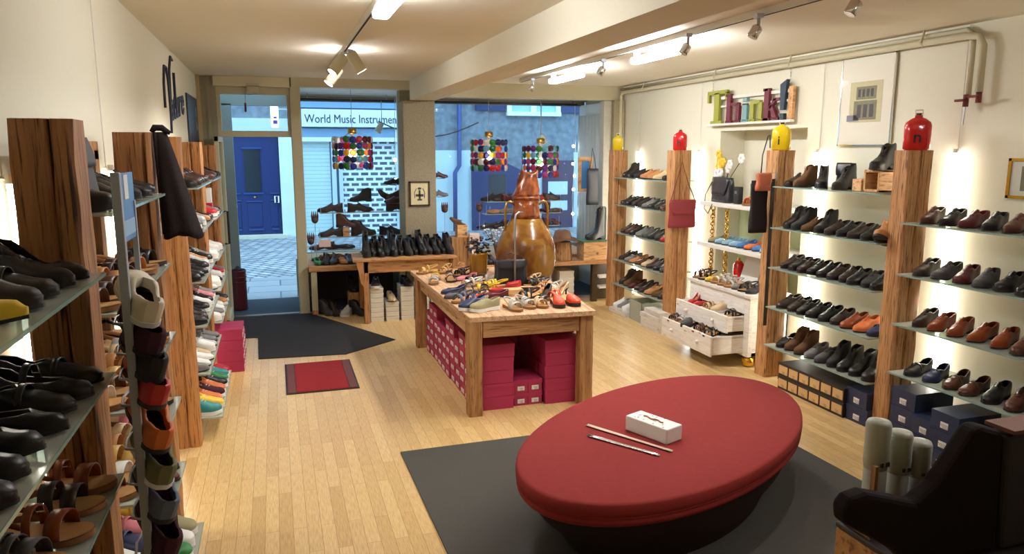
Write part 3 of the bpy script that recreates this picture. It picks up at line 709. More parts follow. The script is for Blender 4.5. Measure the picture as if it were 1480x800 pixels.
KN = {'oxford': 'lace_up_shoe', 'brogue': 'pointed_shoe', 'sneaker': 'sneaker', 'boot': 'ankle_boot', 'boot_tall': 'high_boot', 'loafer': 'loafer', 'flat': 'ballet_flat', 'mary_jane': 'strap_shoe',
      'slipper': 'slipper', 'sandal': 'sandal', 'slide': 'slide_sandal', 'gladiator': 'strappy_sandal', 'clog': 'clog', 'pump': 'heeled_pump'}
NSH = [0]
def shoe(kind, col, loc, rot, label, group=None, sole=None, lining=None, scale=1.0, tilt=(0, 0), cat=None, zs=1.16):
    NSH[0] += 1
    r = bpy.data.objects.new(KN[kind], None); C.objects.link(r); r.location = loc; r.rotation_euler = (tilt[0], tilt[1], rot); r.scale = (scale, scale, scale*zs)
    r.empty_display_size = .05
    tag(r, label, cat or ('boot' if 'boot' in kind else 'sandal' if kind in ('sandal', 'slide', 'gladiator') else 'shoe'), group)
    sole = sole or ('sole_white' if kind == 'sneaker' else 'sole_tan' if kind in ('sandal', 'gladiator', 'slide') and col not in ('black',) else 'sole_black')
    for (nm, me, role, solid) in proto(kind):
        m = {'sole': M[sole], 'upper': SHOECOL[col], 'insole': M[lining or ('insole' if col in ('tan', 'cognac', 'brown', 'beige', 'silver', 'white', 'red', 'orange red') else 'insoled')], 'footbed': M['footbed'],
             'laces': SHOECOL[col] if kind != 'sneaker' else M['sole_white'], 'buckle': M['chrome']}[role]
        o = bpy.data.objects.new(nm, me); C.objects.link(o); o.parent = r
        o.material_slots[0].link = 'OBJECT'; o.material_slots[0].material = m
        if solid:
            md = o.modifiers.new('solid', 'SOLIDIFY'); md.thickness = solid; md.offset = 0
    return r
def row(specs, x, y0, y1, z, rot, where, frm='left', group='shoes on the wall shelves', jr=.10, jx=.01):
    n = len(specs)
    for i, sp_ in enumerate(specs):
        kind, col = sp_[0], sp_[1]; kw = sp_[2] if len(sp_) > 2 else {}
        y = y0+(y1-y0)*(i+.5)/n
        shoe(kind, col, (x+random.uniform(-jx, jx), y+random.uniform(-.006, .006), z), rot+random.uniform(-jr, jr),
             '%s %s, %s from %s, %s' % (col, KW[kind], ORD[i], frm, where), group, **kw)
def S(s):
    """'ox black*3, bo brown' -> specs"""
    ab = dict(ox='oxford', br='brogue', sn='sneaker', bo='boot', bt='boot_tall', lo='loafer', fl='flat', mj='mary_jane', sl='slipper', sa='sandal', sd='slide', gl='gladiator', cl='clog', pu='pump')
    out = []
    for it in s.split(','):
        it = it.strip(); n = 1
        if '*' in it: it, k = it.split('*'); n = int(k)
        a, c = it.split(' ', 1); out += [(ab[a], c.strip())]*n
    return out

# ------------------------------------------------------------------ glass shelves
def shelf(x0, x1, y0, y1, z, label, front):
    t = thing('glass_shelf', label, 'shelf', ((x0+x1)/2, (y0+y1)/2, z), 0, 'glass shoe shelves')
    hx, hy = (x1-x0)/2, (y1-y0)/2
    MB().box(-hx, hx, -hy, hy, -.010, 0).obj('glass_board', M['shelfglass'], t)
    sx = front*hx
    MB().box(min(sx, sx+front*.003), max(sx, sx+front*.003), -hy, hy, -.010, 0).obj('edge', M['edgeglass'], t)
    return t
ROT_R, ROT_L = PI+.22, -.10
RS = {  # right bays: (name, y_far, y_near, x front, [(z, specs)])
 'right wall bay by the window': (8.52, 7.30, 4.05, [(1.67, S('bo black,ox black,ox matt black,ox tan,ox tan,br beige,ox black')), (1.335, S('ox black*2,ox dark brown,ox matt black,br grey,ox black,ox black,ox brown')),
     (.985, S('ox dark brown,ox brown,ox black,ox grey,ox dark grey,ox black*2,fl red')), (.64, S('ox dark brown,lo grey,lo tan,lo brown,lo beige,ox dark brown,ox black,ox dark grey')), (.33, S('bo dark brown,bo brown suede,lo burgundy,ox dark brown,ox dark brown,ox tan,ox brown suede,ox dark brown'))]),
 'right wall middle bay': (5.36, 4.17, 4.03, [(1.70, S('ox dark brown,bo brown suede')), (1.35, S('bo black,bo matt black,ox brown suede,bo black,ox dark brown,ox black,ox dark brown,ox black*2')),
     (1.005, S('br dark brown,ox black,ox dark brown,ox black*2,ox dark brown,ox dark brown,ox black,ox matt black,ox black')), (.66, S('ox dark brown*2,ox black*2,ox black,ox dark brown,ox cognac,ox orange,lo navy')),
     (.32, S('lo black,bo brown suede,bo brown suede,ox grey,ox dark grey,bo matt black,bo black,bo black,bo black'))]),
 'right wall nearest bay': (3.98, 2.60, 4.03, [(1.517, S('br brown,br black,br burgundy,br black,br brown,br dark brown,br brown,ox black,ox brown')), (1.166, S('ox dark brown,ox dark grey,ox burgundy,ox dark grey,ox black,ox black,ox brown,ox black,ox brown')),
     (.818, S('br dark brown,br cognac,br cognac,br cognac,br cognac,ox brown,ox dark brown,ox brown,ox brown')), (.473, S('lo black,lo navy,lo brown,lo brown,ox black,ox brown,ox black,ox brown,ox black'))]),
}
SN = ['top', 'second', 'third', 'fourth', 'fifth', 'sixth']
for bay, (ya, yb, xf, rows) in RS.items():
    for i, (z, sp_) in enumerate(rows):
        shelf(xf, 4.46, yb, ya, z, '%s glass shelf from the top, %s' % (SN[i], bay), -1)
        yy = yb
        if 'middle' in bay and i == 0: yy = ya-.28
        row(sp_, xf+.165, ya-.03, yy+.02, z+.0005, ROT_R, '%s shelf, %s' % (SN[i], bay))
# shoes leaning on top shelf etc. (right middle bay, top)
shoe('boot', 'black', (4.19, 4.96, 1.7005), ROT_R+.5, 'black ankle boot with white lining in front of black handbag on top right shelf')
shoe('boot', 'black', (4.19, 4.72, 1.7005), ROT_R+.1, 'black ankle boot right of the small black handbag, top shelf')
shoe('boot', 'tan', (4.10, 4.20, 1.36), ROT_R+.3, 'tan suede ankle boot jutting out beside the red bottle pillar', tilt=(0, -.35))
def block(name, x0, x1, y0, y1, z0, z1, label, m=None, cat='block', hole=False):
    t = MB()
    if hole:   # open box standing on its side, opening to the aisle
        w_ = .018; t.box(x0, x1, y0, y0+w_, z0, z1).box(x0, x1, y1-w_, y1, z0, z1).box(x0, x1, y0, y1, z0, z0+w_).box(x0, x1, y0, y1, z1-w_, z1).box(x1-w_, x1, y0, y1, z0, z1)
    else: t.box(x0, x1, y0, y1, z0, z1)
    o = t.obj(name, m or M['block'], bevel=.004); return tag(o, label, cat)
block('wooden_box', 4.12, 4.34, 4.29, 4.44, 1.701, 1.86, 'open pine box on top right shelf with black boot on it', hole=True, cat='box')
block('wooden_block', 4.12, 4.20, 4.46, 4.55, 1.701, 1.79, 'small pine block beside the open pine box on the shelf')
shoe('boot', 'black', (4.19, 4.35, 1.861), ROT_R+.1, 'black laced boot standing on the open pine box by the red bottle', scale=1.05)

# bags
def bag(name, label, cat, loc, rot, w, h, d, m, flap=None, strap=None, mflap=None, mstrap=None, group=None):
    t = thing(name, label, cat, loc, rot, group)
    P = []
    for i in range(9):
        u = i/8; z = h*u; ww = w/2*(1-.06*u)+.004*math.sin(u*9); dd = d/2*(1-.55*u**2)
        P.append([(ww*math.copysign(abs(math.cos(a))**.35, math.cos(a)), dd*math.copysign(abs(math.sin(a))**.6, math.sin(a)), z) for a in [2*PI*k/24 for k in range(24)]])
    m_ = MB(); m_.grid(P, closed=True); m_.f.append(tuple(range(23, -1, -1))); m_.f.append(tuple(8*24+k for k in range(24))); m_.mi += [0, 0]
    m_.obj('bag_body', m, t, smooth=True)
    if flap:
        fl = MB(); R = []
        for i in range(7):
            u = i/6; z = h*1.01-h*flap*u; y = -(d/2*(1-.55*(z/h)**2)+.006); ww = w/2*.96*(1-.25*u**3)
            R.append([(ww*(k/4-1), y-.004*math.sin(k*PI/8), z) for k in range(9)])
        fl.grid(R); fl.obj('flap', mflap or m, t, smooth=True, solid=.004)
    if strap:
        st = MB(); st.tube(strap, .005, 6); st.obj('strap', mstrap or m, t, smooth=True)
    return t
blk = mat('black_leather', (28, 26, 28), .3, bump=.15, bscale=30)
bag('handbag', 'small black handbag standing behind boots on top right shelf', 'bag', (4.34, 4.86, 1.701), -PI/2, .17, .20, .10, blk, flap=.5)
# red bag hanging on pillar
redl = mat('dark_red_leather', (136, 40, 46), .5)
bag('shoulder_bag', 'dark red leather shoulder bag hanging on the rustic pillar', 'bag', (4.17, 7.06, 1.175), 0, .33, .30, .05, redl, flap=.55, strap=[(-.15, -.01, .29), (-.08, .02, .46), (0, .035, .70), (.08, .02, .46), (.15, -.01, .29)], mstrap=mat('wine_strap', (96, 34, 34), .5))
# black tote + brown clutch hanging beside the yellow bottle pillar
bag('tote_bag', 'long black tote hanging beside the pillar with the yellow bottle', 'bag', (3.97, 5.46, 1.295), 0, .17, .45, .05, M['blackcloth'])
bag('saddle_bag', 'rounded tan leather bag on long black strap over the black tote', 'bag', (3.96, 5.40, 1.66), 0, .14, .15, .05, mat('saddle_leather', (176, 96, 62), .5, vary=.15, bscale=12), flap=.8,
    strap=[(-.02, .01, .14), (0, .03, .30), (.06, .05, .46), (.085, .06, .47), (.10, .07, .36)], mstrap=mat('black_strap', (24, 22, 22), .5))
t = thing('belt', 'long dark brown leather belt hanging on the yellow bottle pillar', 'belt', (4.045, 5.385, 0))
MB().box(-.018, .018, -.006, .0, .48, 1.76).obj('strap', mat('belt_leather', (46, 30, 26), .4), t, bevel=.002)
MB().tube([(-.022, -.004, 1.74), (.022, -.004, 1.74), (.022, -.004, 1.81), (-.022, -.004, 1.81)], .005, 6, True).obj('buckle', M['chrome'], t)

# bottles on pillars
def bottle(loc, s, m, label, letter, rot=0):
    t = thing('glass_bottle', label, 'bottle', loc, rot, 'coloured bottles on the pillars')
    P = []; prof = [(.85, 0), (1, .04), (1, .70), (.9, .80), (.55, .9), (.30, .93), (.28, 1.0)]
    w_, h = .075*s, .21*s
    for (q, z) in prof:
        P.append([(w_*q*math.copysign(abs(math.cos(a))**.6, math.cos(a)), w_*.72*q*math.copysign(abs(math.sin(a))**.6, math.sin(a)), z*h) for a in [2*PI*k/20 for k in range(20)]])
    m_ = MB(); m_.grid(P, closed=True); m_.f.append(tuple(range(19, -1, -1))); m_.f.append(tuple(6*20+k for k in range(20))); m_.mi += [0, 0]
    m_.obj('bottle_body', m, t, smooth=True)
    MB().tube([(-.02*s, 0, h), (-.02*s, 0, h+.03*s), (.02*s, 0, h+.03*s), (.02*s, 0, h)], .004*s, 6).obj('handle', M['white'], t)
    MB().lathe([(.2*w_, h), (.2*w_, h+.012*s)], 10).obj('cap', M['black'], t)
    if letter: text_obj('letter', letter, .10*s, M['black'], Matrix.Translation((-.028*s, -w_*.735, .22*h)) @ Matrix.Rotation(PI/2, 4, 'X'), t, ext=.001, bold=True)
redg = mat('red_glass', (196, 20, 24), .15, coat=.6); yelg = mat('yellow_glass', (222, 190, 20), .15, coat=.6)
bottle((4.20, 4.07, 2.0), 1.12, redg, 'big red bottle marked n on the nearest right pillar', 'n', -.70)
bottle((4.17, 5.47, 2.0), 1.05, yelg, 'large yellow bottle on top of the pillar by the wall niche', 'i', -.70)
bottle((4.19, 7.19, 2.0), .98, redg, 'red bottle on top of the pillar above the red bag', 'h', -.70)
bottle((4.14, 8.62, 2.0), .88, yelg, 'small yellow bottle on the pillar nearest the shop window', '', -.70)

# ------------------------------------------------------------------ shoe boxes
def shoebox_proto(l, w_, h, mb, ml, sticker, name='shoe_box', st=(.5, .32)):
    parts = []
    a = MB().box(-l/2, l/2, -w_/2, w_/2, 0, h*.80); parts.append(('carton', a.mesh('carton'), mb))
    a = MB().box(-l/2-.003, l/2+.003, -w_/2-.003, w_/2+.003, h*.66, h-.002); parts.append(('lid', a.mesh('lid'), ml))
    if sticker:
        a = MB().box(-l/2-.004, -l/2, -w_*st[0]/2, w_*st[0]/2, h*.18, h*(.18+st[1])); parts.append(('sticker', a.mesh('sticker'), sticker))
        a = MB()
        for k in range(3): a.box(-l/2-.0045, -l/2-.004, -w_*.16+.0*k, w_*(.05+.04*k), h*(.22+.07*k), h*(.24+.07*k))
        parts.append(('print', a.mesh('print'), M['ink']))
    for nm, me, m in parts: me.materials.append(m)
    return parts
def shoebox(pr, loc, rot, label, group):
    r = bpy.data.objects.new('shoe_box', None); C.objects.link(r); r.location = loc; r.rotation_euler = (0, 0, rot); tag(r, label, 'box', group)
    st = None
    for nm, me, m in pr:
        o = bpy.data.objects.new(nm, me); C.objects.link(o); o.parent = st if nm == 'print' else r
        if nm == 'sticker': st = o
    return r
HGT = ['bottom', 'second from bottom', 'third from bottom', 'fourth from bottom', 'fifth from bottom', 'sixth from bottom', 'seventh from bottom', 'eighth from bottom']
mg = shoebox_proto(.31, .165, .105, M['magenta'], M['magenta'], M['sticker'])
hs = [5, 5, 5, 4, 5, 5, 4, 4, 5, 5, 4]
for k, n in enumerate(hs):
    for j in range(n):
        shoebox(mg, (1.55+random.uniform(-.006, .006), 5.40+.176*k, .105*j), random.uniform(-.02, .02), 'magenta shoe box, %s, %s stack from front, left row' % (HGT[j], ORD[k]), 'magenta shoe boxes under the table')
for k in range(8):
    for j in range(6 if k % 3 else 5):
        shoebox(mg, (2.12+random.uniform(-.008, .008), 5.40+.176*k, .105*j), PI+random.uniform(-.02, .02), 'magenta shoe box, %s, %s stack from front, right row' % (HGT[j], ORD[k]), 'magenta shoe boxes under the table')
mg2 = shoebox_proto(.30, .115, .105, M['magenta'], M['magenta'], M['sticker'])
for k, x in enumerate((1.775, 1.893)):
    for j in range(2): shoebox(mg2, (x, 5.50, .105*j), PI/2, 'magenta shoe box, label to the front, %s %s of the middle block' % (['lower', 'upper'][j], ['left', 'right'][k]), 'magenta shoe boxes under the table')
# kraft / black boxes and navy boxes under the right shelves
kb = shoebox_proto(.31, .125, .115, M['blackbox'], M['blackbox'], M['kraft'], st=(.86, .62))
for k in range(6):
    for j in range(2): shoebox(kb, (4.165, 5.05-.128*k, .115*j), 0, 'black shoe box with kraft end label, %s row, %s from the left' % (['lower', 'upper'][j], ORD[k]), 'black and kraft boxes under the middle bay')
nb = shoebox_proto(.33, .20, .125, M['navybox'], M['navybox'], M['sticker'], st=(.28, .32))
for (x, y, n, q) in [(4.20, 4.24, 2, 'left of the red bottle pillar'), (4.22, 3.84, 3, 'just right of the red bottle pillar'), (4.17, 3.62, 2, 'second stack right of the pillar'), (4.10, 3.40, 3, 'third stack right of the pillar'), (4.14, 3.17, 2, 'fourth stack right of the pillar'), (4.12, 2.95, 3, 'nearest the dark till'), ]:
    for j in range(n): shoebox(nb, (x+random.uniform(-.01, .01), y, .125*j), random.uniform(-.05, .05), 'navy blue shoe box, %s, %s' % (HGT[j], q), 'navy shoe boxes under the right shelves')
kc = shoebox_proto(.29, .115, .10, M['magenta'], M['magenta'], M['sticker'])
for k in range(4):
    for j in range(4 if k < 3 else 3): shoebox(kc, (-.50, 7.05+.125*k, .10*j), PI, 'pink-red shoe box, %s of the %s stack, below far left shelves' % (HGT[j], ORD[k]), 'pink-red boxes by the entrance')
# cream boxes under window table
cb = shoebox_proto(.30, .150, .056, M['whitebox'], M['white'], None)
for (x, n, q) in [(1.075, 7, 'left stack under the window table'), (1.255, 4, 'short middle stack under the window table'), (1.435, 7, 'right stack under the window table'), (1.62, 7, 'stack just left of the big display table leg'), (1.80, 7, 'stack behind the big display table leg')]:
    for j in range(n): shoebox(cb, (x, 8.78, .058*j), PI/2, 'cream shoe box, %s, %s' % (HGT[j] if j < 7 else 'top', q), 'cream shoe boxes')
shoe('sneaker', 'black', (1.07, 8.70, .408), -PI/2-.2, 'black shoe with white trim on the left cream box stack')
shoe('loafer', 'beige', (1.25, 8.72, .234), -PI/2, 'beige shoe on the short middle cream box stack')
shoe('oxford', 'black', (1.44, 8.72, .408), -PI/2+.2, 'black shoe on the right cream box stack')

# ------------------------------------------------------------------ central display table
t = thing('display_table', 'large rustic wooden display table covered with sandals', 'table', (0, 0, 0))
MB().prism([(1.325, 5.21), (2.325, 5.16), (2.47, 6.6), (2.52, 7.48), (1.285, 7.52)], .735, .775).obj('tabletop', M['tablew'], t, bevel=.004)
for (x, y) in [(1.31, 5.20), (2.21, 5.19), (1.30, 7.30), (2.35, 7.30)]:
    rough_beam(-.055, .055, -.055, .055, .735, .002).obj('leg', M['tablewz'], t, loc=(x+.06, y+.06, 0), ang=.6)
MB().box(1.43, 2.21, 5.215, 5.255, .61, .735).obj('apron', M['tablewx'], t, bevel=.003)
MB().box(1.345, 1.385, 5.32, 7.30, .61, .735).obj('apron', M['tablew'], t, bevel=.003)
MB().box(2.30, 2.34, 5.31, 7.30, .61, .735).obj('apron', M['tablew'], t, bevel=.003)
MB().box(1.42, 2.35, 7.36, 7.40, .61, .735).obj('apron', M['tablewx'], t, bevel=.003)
TB = .776
items = [('sandal', 'gold', 1.42, 7.30, 200, 'near the far left corner'), ('sandal', 'gold', 1.60, 7.28, 230, 'second along the far edge'), ('gladiator', 'tan', 1.78, 7.30, 260, 'third along the far edge'), ('sandal', 'dark brown', 1.95, 7.22, 220, 'at the far edge by the wooden boxes'),
 ('slide', 'yellow', 1.43, 6.95, 255, 'on the left edge of the table'), ('slide', 'light blue', 1.37, 6.72, 250, 'behind the yellow slide'), ('sandal', 'black', 1.54, 6.80, 265, 'right of the yellow slide'), ('gladiator', 'black', 1.72, 7.05, 215, 'in front of the amber vase'),
 ('flat', 'pink', 1.70, 6.80, 205, 'left of the amber vase'), ('sandal', 'black', 1.73, 6.62, 190, 'among silver sandals'), ('sandal', 'silver', 1.83, 6.55, 170, 'left of the black bag'), ('sandal', 'white', 1.66, 6.45, 200, 'in the middle left'),
 ('gladiator', 'yellow', 1.84, 6.30, 180, 'before the black bag'), ('sandal', 'yellow', 1.72, 6.18, 165, 'second yellow sandal'), ('gladiator', 'black', 1.56, 6.15, 250, 'left middle of table'), ('gladiator', 'matt black', 1.66, 6.00, 255, 'left middle of table, second'),
 ('flat', 'navy', 1.43, 6.20, 200, 'on the left edge'), ('flat', 'dark grey', 1.40, 6.00, 210, 'on the left edge'), ('sandal', 'slate blue', 1.42, 5.82, 215, 'near the front left corner'), ('sandal', 'navy', 1.53, 5.80, 215, 'beside the slate blue sandal'),
 ('loafer', 'orange red', 1.45, 5.62, 215, 'behind the khaki sneaker'), ('sneaker', 'khaki', 1.50, 5.42, 195, 'at the front left corner'), ('sneaker', 'navy', 1.42, 5.50, 205, 'between red and khaki shoes'),
 ('flat', 'red', 1.86, 6.08, 170, 'in the middle before the chrome stand'), ('clog', 'red', 2.02, 6.14, 140, 'beside the black bag'), ('flat', 'burgundy', 1.72, 5.90, 185, 'in front of the red flat'),
 ('gladiator', 'silver', 1.72, 5.40, 280, 'centre of the front edge, left'), ('gladiator', 'silver', 1.84, 5.46, 285, 'centre of the front edge, second'), ('slide', 'beige', 1.95, 5.46, 280, 'centre of the front edge, right'),
 ('gladiator', 'teal', 2.14, 6.55, 200, 'at the foot of the big amber bottle'), ('sandal', 'beige', 2.26, 6.45, 220, 'below the amber bottle'), ('sandal', 'dark grey', 2.26, 6.22, 215, 'on the right edge'), ('gladiator', 'black', 2.22, 6.30, 200, 'right of the red clog'),
 ('sandal', 'silver', 2.30, 6.00, 220, 'on the right edge, nearer'), ('sandal', 'tan', 2.16, 5.98, 225, 'right middle of table'), ('pump', 'beige', 2.26, 5.78, 215, 'behind the orange clogs'), ('pump', 'black', 2.10, 5.70, 230, 'left of the orange clogs'),
 ('clog', 'orange red', 2.10, 5.42, 262, 'front right corner, left one'), ('clog', 'orange red', 2.22, 5.44, 278, 'front right corner, right one'), ('slide', 'orange red', 2.20, 5.68, 200, 'just behind the orange-red clogs'), ('sandal', 'black', 1.98, 5.78, 200, 'right of the pale block')]
for (k, c_, x, y, a, q) in items:
    shoe(k, c_, (x, y, TB), math.radians(a), '%s %s on the display table, %s' % (c_, KW[k], q), 'shoes on the display table', scale=.88 if k != 'sneaker' else .92)
block('cork_block', 1.83, 1.98, 5.90, 6.00, TB, TB+.055, 'pale wooden block lying in the middle of the display table')
# black bag, chrome stand, amber vase
bag('handbag', 'glossy black handbag standing on the display table behind the chrome rod', 'bag', (2.02, 6.40, TB), -.1, .31, .24, .12, blk, flap=.35, strap=[(-.12, 0, .21), (-.10, 0, .27), (0, 0, .30), (.10, 0, .27), (.12, 0, .21)])
t = thing('chrome_stand', 'slim chrome rod stand bent over at the top beside the bottle', 'stand', (2.035, 6.315, TB))
MB().lathe([(.06, 0), (.06, .008), (.01, .012)], 20).obj('base', M['chrome'], t, smooth=True)
MB().tube([(0, 0, 0), (0, 0, .62), (.01, .01, .655), (.05, .04, .67), (.10, .08, .665)], .0095, 8).obj('rod', M['metal'], t, smooth=True)
t = thing('amber_vase', 'amber glass vase holding dark dried leaves on the display table', 'vase', (1.86, 6.95, TB))
MB().lathe([(.075, 0), (.085, .01), (.095, .22), (.10, .24), (.092, .24), (.08, .03)], 24).obj('vase_body', mat('amber_vase_glass', (190, 130, 30), .1, trans=.5, coat=.5, vary=.3, bscale=9), t, smooth=True)
lf = MB()
for k in range(60):
    a = random.uniform(0, 2*PI); r_ = random.uniform(.02, .14); z = .24+random.uniform(-.02, .14)
    lf.ball((r_*math.cos(a), r_*math.sin(a), z), random.uniform(.012, .026), 6, (1, 1, .6))
lf.obj('dried_leaves', mat('dark_leaves', (40, 34, 38), .5, vary=.5, bscale=20), t, smooth=True)

# giant amber bottle standing behind the table's right end
t = thing('demijohn', 'giant amber glass bottle with copper-brown neck rising above the table', 'bottle', (2.31, 6.82, TB))
MB().lathe([(.235, 0), (.262, .02), (.284, .10), (.292, .20), (.284, .31), (.258, .39), (.222, .46), (.18, .52), (.146, .576)], 40).obj('bottle_body', M['amber'], t, smooth=True)
MB().lathe([(.146, .575), (.137, .62), (.130, .68), (.127, .76)], 32).obj('neck', M['amberdark'], t, smooth=True)
MB().lathe([(.126, .755), (.138, .765), (.136, .785), (.124, .79)], 32).obj('collar_ring', M['amberdark'], t, smooth=True)
P = []
for i in range(9):
    u = i/8; r_ = .125-.045*u; P.append([(r_*math.cos(2*PI*k/24)*(1+.08*math.sin(3*2*PI*k/24+i))+.03*u, r_*math.sin(2*PI*k/24), .785+.235*u+(.02*math.cos(2*PI*k/24*2) if i == 8 else 0)) for k in range(24)])
m_ = MB(); m_.grid(P, closed=True); m_.obj('folded_mouth', M['amberdark'], t, smooth=True, solid=.01)
for s in (-1, 1):
    MB().tube([(s*.118, -.02, .70), (s*.17, -.02, .74), (s*.20, -.02, .73), (s*.215, -.02, .68), (s*.215, -.02, .42)], .012, 8).obj('handle', M['brass'], t, smooth=True)

# ------------------------------------------------------------------ window bench, window table, displays
t = thing('window_platform', 'wooden display bench with cream legs under the left shop window', 'bench', (0, 0, 0))
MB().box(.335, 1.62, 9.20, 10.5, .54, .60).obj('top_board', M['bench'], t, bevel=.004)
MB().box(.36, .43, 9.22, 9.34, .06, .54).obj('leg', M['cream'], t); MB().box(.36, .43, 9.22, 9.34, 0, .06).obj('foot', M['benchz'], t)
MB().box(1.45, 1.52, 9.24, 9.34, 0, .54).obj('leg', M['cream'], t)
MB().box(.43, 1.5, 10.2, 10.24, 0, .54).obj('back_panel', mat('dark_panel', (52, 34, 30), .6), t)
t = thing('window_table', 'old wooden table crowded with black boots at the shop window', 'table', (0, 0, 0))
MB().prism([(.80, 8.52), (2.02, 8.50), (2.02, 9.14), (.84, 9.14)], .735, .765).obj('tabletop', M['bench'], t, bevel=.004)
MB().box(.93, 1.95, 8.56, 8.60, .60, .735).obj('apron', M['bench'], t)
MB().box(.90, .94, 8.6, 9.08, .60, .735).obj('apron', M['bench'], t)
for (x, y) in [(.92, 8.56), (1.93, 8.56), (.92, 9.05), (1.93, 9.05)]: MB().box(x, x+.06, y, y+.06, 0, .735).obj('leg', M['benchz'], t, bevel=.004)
m_ = MB(); m_.prism([(0, 0), (.085, .0), (.085, -.30), (.05, -.24), (.03, -.12)], 0, .03, Matrix.Translation((.835, 8.56, .735)) @ Matrix.Rotation(PI/2, 4, 'X')); m_.obj('bracket', M['benchz'], t)
t = thing('window_bench', 'wooden bench with dark metal legs under the right shop window', 'bench', (0, 0, 0))
MB().box(2.05, 4.20, 8.90, 9.30, .515, .565).obj('top_board', M['bench'], t, bevel=.004)
for x in (2.2, 3.97): MB().box(x, x+.07, 8.95, 9.02, 0, .515).obj('leg', mat('bronze_leg', (74, 60, 40), .4, .4), t)
MB().box(2.05, 4.20, 9.30, 10.5, .53, .60).obj('window_sill_board', M['bench'], t)
# boots on window table
kinds = ['boot', 'boot', 'boot', 'boot', 'boot_tall', 'boot', 'boot', 'boot', 'boot', 'boot', 'boot_tall', 'boot', 'boot_tall', 'boot']
for k in range(13):
    x = .98+.082*k; kd = kinds[k]
    shoe('boot', 'black' if k % 3 else 'matt black', (x, 8.76+.06*(k % 2), .766), -PI/2+random.uniform(-.15, .15), 'black boot, %s from the left, front row on the window table' % ORD[k], 'black boots on the window table', scale=.98, zs=1.25 if k % 4 else 1.6)
for k in range(9):
    x = 1.0+.11*k
    shoe('boot', 'black' if k % 2 else 'dark brown', (x, 9.02, .766), -PI/2+random.uniform(-.15, .15), 'dark boot, %s from the left, back row on the window table' % ORD[k], 'black boots on the window table', scale=1.0, zs=1.3 if k % 3 else 1.7)
# glass display shelves in the windows
def dshelf(x0, x1, y, z, label):
    t = thing('display_shelf', label, 'shelf', ((x0+x1)/2, y, z), 0, 'hanging glass shelves in the shop windows'); h = (x1-x0)/2
    MB().box(-h, h, -.10, .10, -.01, 0).obj('glass_board', M['shelfglass'], t)
    for s in (-1, 1): MB().tube([(s*(h-.01), -.09, -.012), (s*(h-.01), -.09, .12)], .003, 5).obj('wire', M['greymetal'], t)
YD = 9.95
Xd = lambda px: .366+(px-436)*.00885
W1 = [(455, 577, 1.20, [(470, 'br', 'dark brown', 180), (514, 'br', 'dark brown', 0), (571, 'bo', 'dark brown', 0)], 'upper'),
      (452, 574, .885, [(470, 'ox', 'dark brown', 180), (518, 'bo', 'dark brown', 0), (560, 'ox', 'matt black', 0)], 'middle'),
      (444, 512, .715, [(456, 'lo', 'brown', 180), (486, 'fl', 'dark brown', 0)], 'lower')]
for (a, b_, z, sh_, q) in W1:
    dshelf(Xd(a), Xd(b_), YD, z, '%s hanging glass shelf in the left shop window' % q)
    for i, (px, k, c_, r_) in enumerate(sh_):
        sp_ = S(k+' '+c_)[0]; shoe(sp_[0], sp_[1], (Xd(px), YD, z+.001), math.radians(r_), '%s %s, %s from the left on %s shelf of left window' % (c_, KW[sp_[0]], ORD[i], q), 'shoes in the left window', scale=1.15)
block('display_block', Xd(487), Xd(497), 9.9, 10.0, .885, 1.0, 'small wooden block carrying a brown boot in the left window')
shoe('boot', 'brown', (Xd(494), YD-.01, 1.001), 0, 'brown boot standing on the small wooden block in the left window')
# big tilted dark boot over upper shelf
shoe('boot_tall', 'dark brown', (Xd(548), YD+.02, 1.36), PI, 'dark brown high boot hanging tilted above the upper window shelf', tilt=(0, -1.0), scale=.95)
shoe('boot', 'matt black', (Xd(515), YD, 1.33), PI, 'dark ankle boot hanging behind the upper shelf of left window')
for i, (px, k, c_) in enumerate([(447, 'fl', 'green'), (459, 'ox', 'matt black'), (470, 'ox', 'dark brown'), (480, 'lo', 'tan'), (490, 'ox', 'black'), (500, 'lo', 'dark brown'), (512, 'fl', 'black')]):
    sp_ = S(k+' '+c_)[0]; shoe(sp_[0], c_, (Xd(px)-.01, 9.42, .601), -PI/2+random.uniform(-.5, .5), '%s %s, %s from the left on the platform under the left window' % (c_, KW[sp_[0]], ORD[i]), 'shoes on the window platform')
for i, (px, k, c_) in enumerate([(455, 'lo', 'brown'), (472, 'ox', 'black'), (492, 'lo', 'burgundy'), (508, 'ox', 'brown')]):
    sp_ = S(k+' '+c_)[0]; shoe(sp_[0], c_, (Xd(px), 9.68, .601), random.choice([0, PI])+random.uniform(-.3, .3), '%s %s, %s from the left in the back row of the left window platform' % (c_, KW[sp_[0]], ORD[i]), 'shoes on the window platform')
Xr = lambda px: 2.15+(px-632)*.00885
W2 = [(702, 748, 1.30, [(712, 'ox', 'matt black', 180), (730, 'ox', 'dark brown', 180), (742, 'lo', 'burgundy', 0)], 'upper left'), (784, 826, 1.30, [(793, 'lo', 'red', 0), (814, 'ox', 'dark brown', 0)], 'upper right'),
      (700, 748, 1.13, [(722, 'fl', 'tan', 180), (740, 'lo', 'grey', 180)], 'middle left'), (784, 826, 1.13, [(800, 'fl', 'dark brown', 0), (817, 'fl', 'brown', 0)], 'middle right'), (696, 744, .92, [(705, 'lo', 'dark brown', 180), (728, 'ox', 'black', 180)], 'lower left'), (786, 824, .95, [(800, 'ox', 'black', 0), (815, 'lo', 'burgundy', 0)], 'lower right')]
